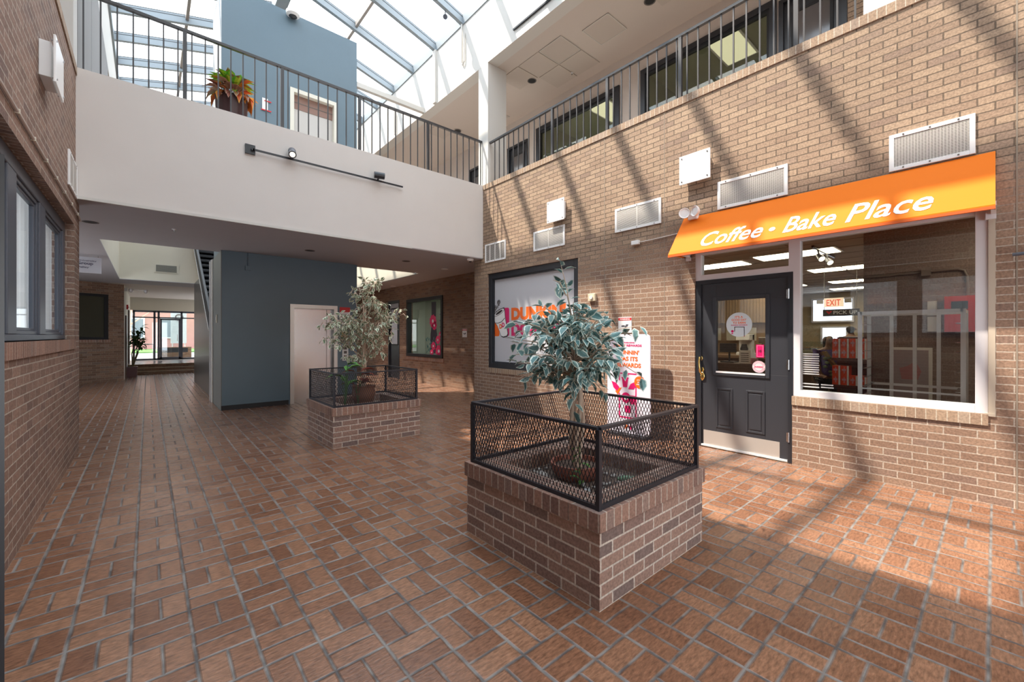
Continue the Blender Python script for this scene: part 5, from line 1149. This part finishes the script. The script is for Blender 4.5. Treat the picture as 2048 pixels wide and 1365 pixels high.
t = thing('conduit_run', 'pale conduit with a junction box on the brown shop wall', 'conduit', (6.98, .5, 2.2)); MB().tube([(6.985, 1.1, 2.17), (6.985, .28, 2.185), (6.985, .23, 2.16), (6.985, .21, 2.10), (6.985, .205, 1.87)], .013, 8).build('pipe', mat('brown conduit', (.20,.15,.13), .5), t); MB().box(6.95, 6.999, .50, .58, 2.13, 2.23).build('box', bpy.data.materials['brown conduit'], t)
t = thing('easel_reflection', 'faint framed rocket poster behind the bakery rack standing in for a window reflection', 'poster', (6.9, .65, .3)); MB().box(6.86, 6.90, .48, .85, .55, 1.28).box(6.86, 6.90, .48, .51, .004, .55).box(6.86, 6.90, .82, .85, .004, .55).build('frame', M['grille'], t); MB().box(6.853, 6.86, .51, .82, .58, 1.25).build('picture', mat('poster mauve', (.28,.22,.23), .5), t)  # solid poster stands in for an easel sign reflected in the glass
b = MB(); decX(b, [(-.07,-.1),(.07,-.1),(.10,0),(.05,.12),(-.02,.06),(-.09,.03)], 6.853, .67, 1.0, .002); b.build('print', mat('dull red print', (.35,.13,.13), .5), t)
# orange cartons on a dark red rack
t = thing('display_rack', 'dark red display rack of orange cartons behind the shop window', 'rack', (6.7, 1.22, 0)); RX0 = 6.6
MB().box(RX0+.30, RX0+.33, 1.02, 1.375, 0, 1.40).build('back_panel', mat('dark red metal', (.09,.015,.015), .4), t)
for z in (.30, .56, .80, 1.14): MB().box(RX0, RX0+.3, 1.02, 1.375, z-.035, z).build('shelf', bpy.data.materials['dark red metal'], t)
def carton(x, y, z, lab, grp):
    t = thing('coffee_carton', lab, 'carton', (x, y, z), grp); w = .081; h = .12
    MB().box(x, x+.16, y-w/2, y+w/2, z, z+h).build('box', M['box_orange'], t); MB().box(x-.002, x, y-w/2, y-w/2+.018, z, z+h).build('side_stripe', M['white'], t)
    b = MB(); b.box(x-.003, x-.001, y+.0, y+.010, z+.025, z+.10).box(x-.003, x-.001, y-.012, y+.028, z+.055, z+.08); b.build('label_panel', mat('pink label', (.7,.35,.4), .5) if 'pink label' not in bpy.data.materials else bpy.data.materials['pink label'], t); return t
c0 = None
for lev, (z, nx) in enumerate(((1.141, 4), (1.262, 4), (.801, 4), (.922, 2))):
    for k in range(nx):
        y = 1.325-.0855*k; rows = ['bottom row of the red rack upper shelf', 'top row of the red rack upper shelf', 'bottom row of the red rack lower shelf', 'top row of the red rack lower shelf'][lev]
        lab = 'orange carton, %s from left, %s' % (['first', 'second', 'third', 'fourth'][k], rows)
        if c0 is None: c0 = carton(RX0, y, z, lab, 'orange cartons on the red rack'); o0 = c0.location.copy()
        else: copy_thing(c0, (RX0, y, z), lab)
# ------------------------------------------------------------------ people in the shop
def skin_mesh(nodes, edges, name, mt, parent, sub=2):
    me = bpy.data.meshes.new(name); me.from_pydata([n[0] for n in nodes], edges, []); o = bpy.data.objects.new(name, me); col.objects.link(o)
    o.modifiers.new('skin', 'SKIN'); o.modifiers.new('sub', 'SUBSURF').levels = sub
    sv = me.skin_vertices[0].data if me.skin_vertices else None
    if sv is None:
        bm = bmesh.new(); bm.from_mesh(me); bm.verts.layers.skin.verify(); bm.to_mesh(me); bm.free(); sv = me.skin_vertices[0].data
    for i, n in enumerate(nodes): r = n[1]; sv[i].radius = r if isinstance(r, tuple) else (r, r); sv[i].use_root = (i == 0)
    dg = bpy.context.evaluated_depsgraph_get(); m2 = bpy.data.meshes.new_from_object(o.evaluated_get(dg)); bpy.data.objects.remove(o)
    m2.materials.clear(); m2.materials.append(mt); m2.polygons.foreach_set('use_smooth', [True]*len(m2.polygons)); m2.polygons.foreach_set('material_index', [0]*len(m2.polygons))
    o = bpy.data.objects.new(name, m2); col.objects.link(o); put(o, parent); return o
def person(label, x, y, rot, hgt, shirt, hair_len, bag=False):
    t = thing('person', label, 'person', (x, y, 0)); k = hgt/1.7; Rz = Matrix.Rotation(rot, 4, 'Z')
    def P_(a, b, c): v = Rz @ Vector((a*k, b*k, c*k)); return (x+v.x, y+v.y, v.z+.004)
    def mk(lst): return [(P_(*p), (r*k if not isinstance(r, tuple) else (r[0]*k, r[1]*k))) for p, r in lst]
    body = [((0,0,.95),(.14,.10)), ((0,0,1.15),(.13,.09)), ((0,0,1.36),(.15,.09)), ((0,.0,1.46),.055), ((0,.01,1.52),.055), ((0,.015,1.60),(.075,.09)), ((0,.01,1.68),.055),
            ((.17,0,1.39),.055), ((.22,.02,1.13),.042), ((.20,.16,.98),.032), ((.18,.24,.99),.026), ((-.17,0,1.39),.055), ((-.22,.0,1.12),.042), ((-.21,.10,.90),.032), ((-.21,.15,.84),.026),
            ((.09,0,.90),.085), ((.10,.01,.50),.055), ((.10,-.01,.08),.038), ((.10,.12,.03),.03), ((-.09,0,.90),.085), ((-.10,.01,.50),.055), ((-.10,-.01,.08),.038), ((-.10,.12,.03),.03), ((0,.10,1.585),.014)]
    ed = [(0,1),(1,2),(2,3),(3,4),(4,5),(5,6),(2,7),(7,8),(8,9),(9,10),(2,11),(11,12),(12,13),(13,14),(0,15),(15,16),(16,17),(17,18),(0,19),(19,20),(20,21),(21,22),(5,23)]
    for hx, hy, hz, b0 in ((.18,.24,.99,10), (-.21,.15,.84,14)):
        for q, (dx, L) in enumerate(((-.024,.055),(-.008,.07),(.008,.065),(.024,.05),(.035 if hx < 0 else -.035,.03))):
            body.append(((hx+dx, hy+L, hz-.01-.01*q), .008)); ed.append((b0, len(body)-1))
    skin_mesh(mk(body), ed, 'body', M['skin'], t)
    top = [((0,0,.92),(.17,.125)), ((0,0,1.15),(.155,.115)), ((0,0,1.35),(.175,.115)), ((0,0,1.43),(.08,.07)), ((.18,0,1.38),.07), ((.23,.02,1.13),.058), ((.21,.12,1.01),.047), ((-.18,0,1.38),.07), ((-.23,0,1.12),.058), ((-.22,.08,.95),.047)]
    skin_mesh(mk(top), [(0,1),(1,2),(2,3),(2,4),(4,5),(5,6),(2,7),(7,8),(8,9)], 'top', shirt, t)
    tro = [((0,0,.93),(.16,.12)), ((.10,0,.86),.105), ((.11,.01,.50),.075), ((.11,0,.10),.06), ((-.10,0,.86),.105), ((-.11,.01,.50),.075), ((-.11,0,.10),.06)]
    skin_mesh(mk(tro), [(0,1),(1,2),(2,3),(0,4),(4,5),(5,6)], 'trousers', M['trouser'], t)
    hr = [((0,-.015,1.66),(.082,.085)), ((0,-.045,1.58),(.082,.06)), ((0,-.05,1.50-hair_len),(.06,.04))]
    skin_mesh(mk(hr), [(0,1),(1,2)], 'hair', M['hair'], t)
    b = MB(); 
    for sx in (-.028, .028): b.ell(P_(sx, .093, 1.605), (.010*k,.010*k,.007*k), 8)
    b.build('eyes', M['d_brown'], t, smooth=True)
    b = MB().ell(P_(0, .093, 1.548), (.022*k,.006*k,.006*k), 8, 0, Rz.to_3x3()); b.build('mouth', mat('lip', (.22,.07,.06), .5) if 'lip' not in bpy.data.materials else bpy.data.materials['lip'], t, smooth=True)
    for sx in (-.078, .078):
        MB().ell(P_(sx, .012, 1.60), (.012*k,.018*k,.028*k), 8).build('ear', M['skin'], t, smooth=True)
    if bag:
        b = MB().tube([P_(.10,.10,1.40), P_(.0,.135,1.22), P_(-.14,.12,1.02), P_(-.24,.0,.93)], .02, 8).tube([P_(.13,.08,1.40), P_(.03,.135,1.20), P_(-.12,.12,.99)], .014, 8)
        b.build('tan_strap', mat('tan strap', (.38,.24,.10), .6), t)
        b = MB(); random.seed(2)
        for q in range(9): p = P_(random.uniform(-.12,.12), .128, random.uniform(.95,1.3)); b.ell(p, (.012,.03,.022), 8)
        b.build('pale_leaf_print', mat('pale green print', (.22,.27,.18), .8), t)
    return t
person('person in a purple patterned top with a tan strap standing left of the orange cartons', 7.6, 1.615, 2.2, 1.44, M['purple'], .10, True)
person('person in dark grey seen from behind at the counter beyond the orange cartons', 11.5, 2.05, -1.57, 1.66, M['grey_cloth'], 0)
person('person in a black top at the right end of the counter beyond the rack', 11.0, 1.62, .6, 1.62, M['trouser'], 0)

# ================================================================== OUTDOORS beyond the entrance
t = thing('building', 'pale red brick house across the lawn seen through the glass entrance', 'building', (2, 47, .3)); MB().box(-10, 3.4, 46, 52, .3, 9).build('wall', M['paint_red'], t); MB().box(-11, 3.8, 45.6, 52, 9, 9.5).build('roof', M['greypanel'], t)
for (x, z) in ((-3.2, 1.2), (-1.2, 1.2), (.8, 1.2), (-3.2, 4.5), (-1.2, 4.5), (.8, 4.5)): f_ = MB().box(x, x+1.0, 45.9, 46.0, z, z+1.7).build('window', M['white'], t); put(MB().box(x+.1, x+.9, 45.88, 45.9, z+.1, z+1.6).build('pane', mat('distant pane', (.25,.28,.32), .2) if 'distant pane' not in bpy.data.materials else bpy.data.materials['distant pane']), f_)
t = thing('yard_sign', 'white vertical board with a dark ring emblem outside the entrance', 'sign', (1.35, 30, .3)); MB().box(.95, 1.65, 30, 30.05, 1.0, 3.1).build('board', mat('pale board', (.62,.70,.70), .5), t); MB().box(1.0, 1.06, 30.05, 30.1, .3, 3.0).box(1.55, 1.61, 30.05, 30.1, .3, 3.0).build('leg', M['grille'], t)
b = MB(); b.tube([(1.32+.16*math.cos(a), 29.99, 2.45+.16*math.sin(a)) for a in [2*math.pi*q/20 for q in range(21)]], .035, 6); b.build('ring_emblem', M['greypanel'], t)
t = thing('low_wall', 'low brick planter wall with dark lettering outside the entrance doors', 'wall', (.9, 27.4, .3)); MB().box(.35, 1.7, 27.3, 27.6, .3, .85).build('brick', M['brick_far'], t); MB().box(.35, 1.55, 27.28, 27.3, .58, .80).build('dark_band', M['black'], t)
t = thing('garden_table', 'grey metal table and stools outside the left entrance pane', 'table', (-.1, 26.5, .3)); MB().box(-.55, .25, 26.2, 26.8, 1.0, 1.04).build('table_top', M['greypanel'], t)
for x in (-.5, .2): MB().box(x-.02, x+.02, 26.25, 26.75, .3, 1.0).build('leg', M['greypanel'], t)
t = thing('car', 'silver car parked outside beyond the right entrance pane', 'car', (4.0, 34, .3))
MB().prism([(-2.0,.25),(2.0,.25),(2.05,.7),(1.5,.85),(.9,1.35),(-.8,1.38),(-1.5,.9),(-2.05,.75)], (4.4, 35, .3), (1,0,0), (0,0,1), 1.7).build('body', mat('silver paint', (.45,.46,.50), .3, metal=.4), t, bevel=.06)
MB().prism([(-1.35,.9),(1.35,.88),(.85,1.28),(-.75,1.3)], (4.4, 33.29, .3), (1,0,0), (0,0,1), .02).build('side_window', M['black'], t)
for x in (3.1, 5.7): MB().tube([(x, 33.2, .6), (x, 33.5, .6)], .32, 20).build('wheel', M['blackmat'], t)
t = thing('tree', 'bare branched street tree outside beyond the left entrance pane', 'tree', (-.9, 33, .3)); b = MB(); b.tube([(-.9,33,.3),(-.85,33,2.4),(-.7,33,4.2)], [.16,.12,.07], 8)
for q in range(14): a = q*1.3; z = 2.0+.18*q; b.tube([(-.85,33,z),(-.85+1.0*math.cos(a),33+math.sin(a),z+.9)], [.05,.015], 5)
b.build('trunk', M['bark'], t)
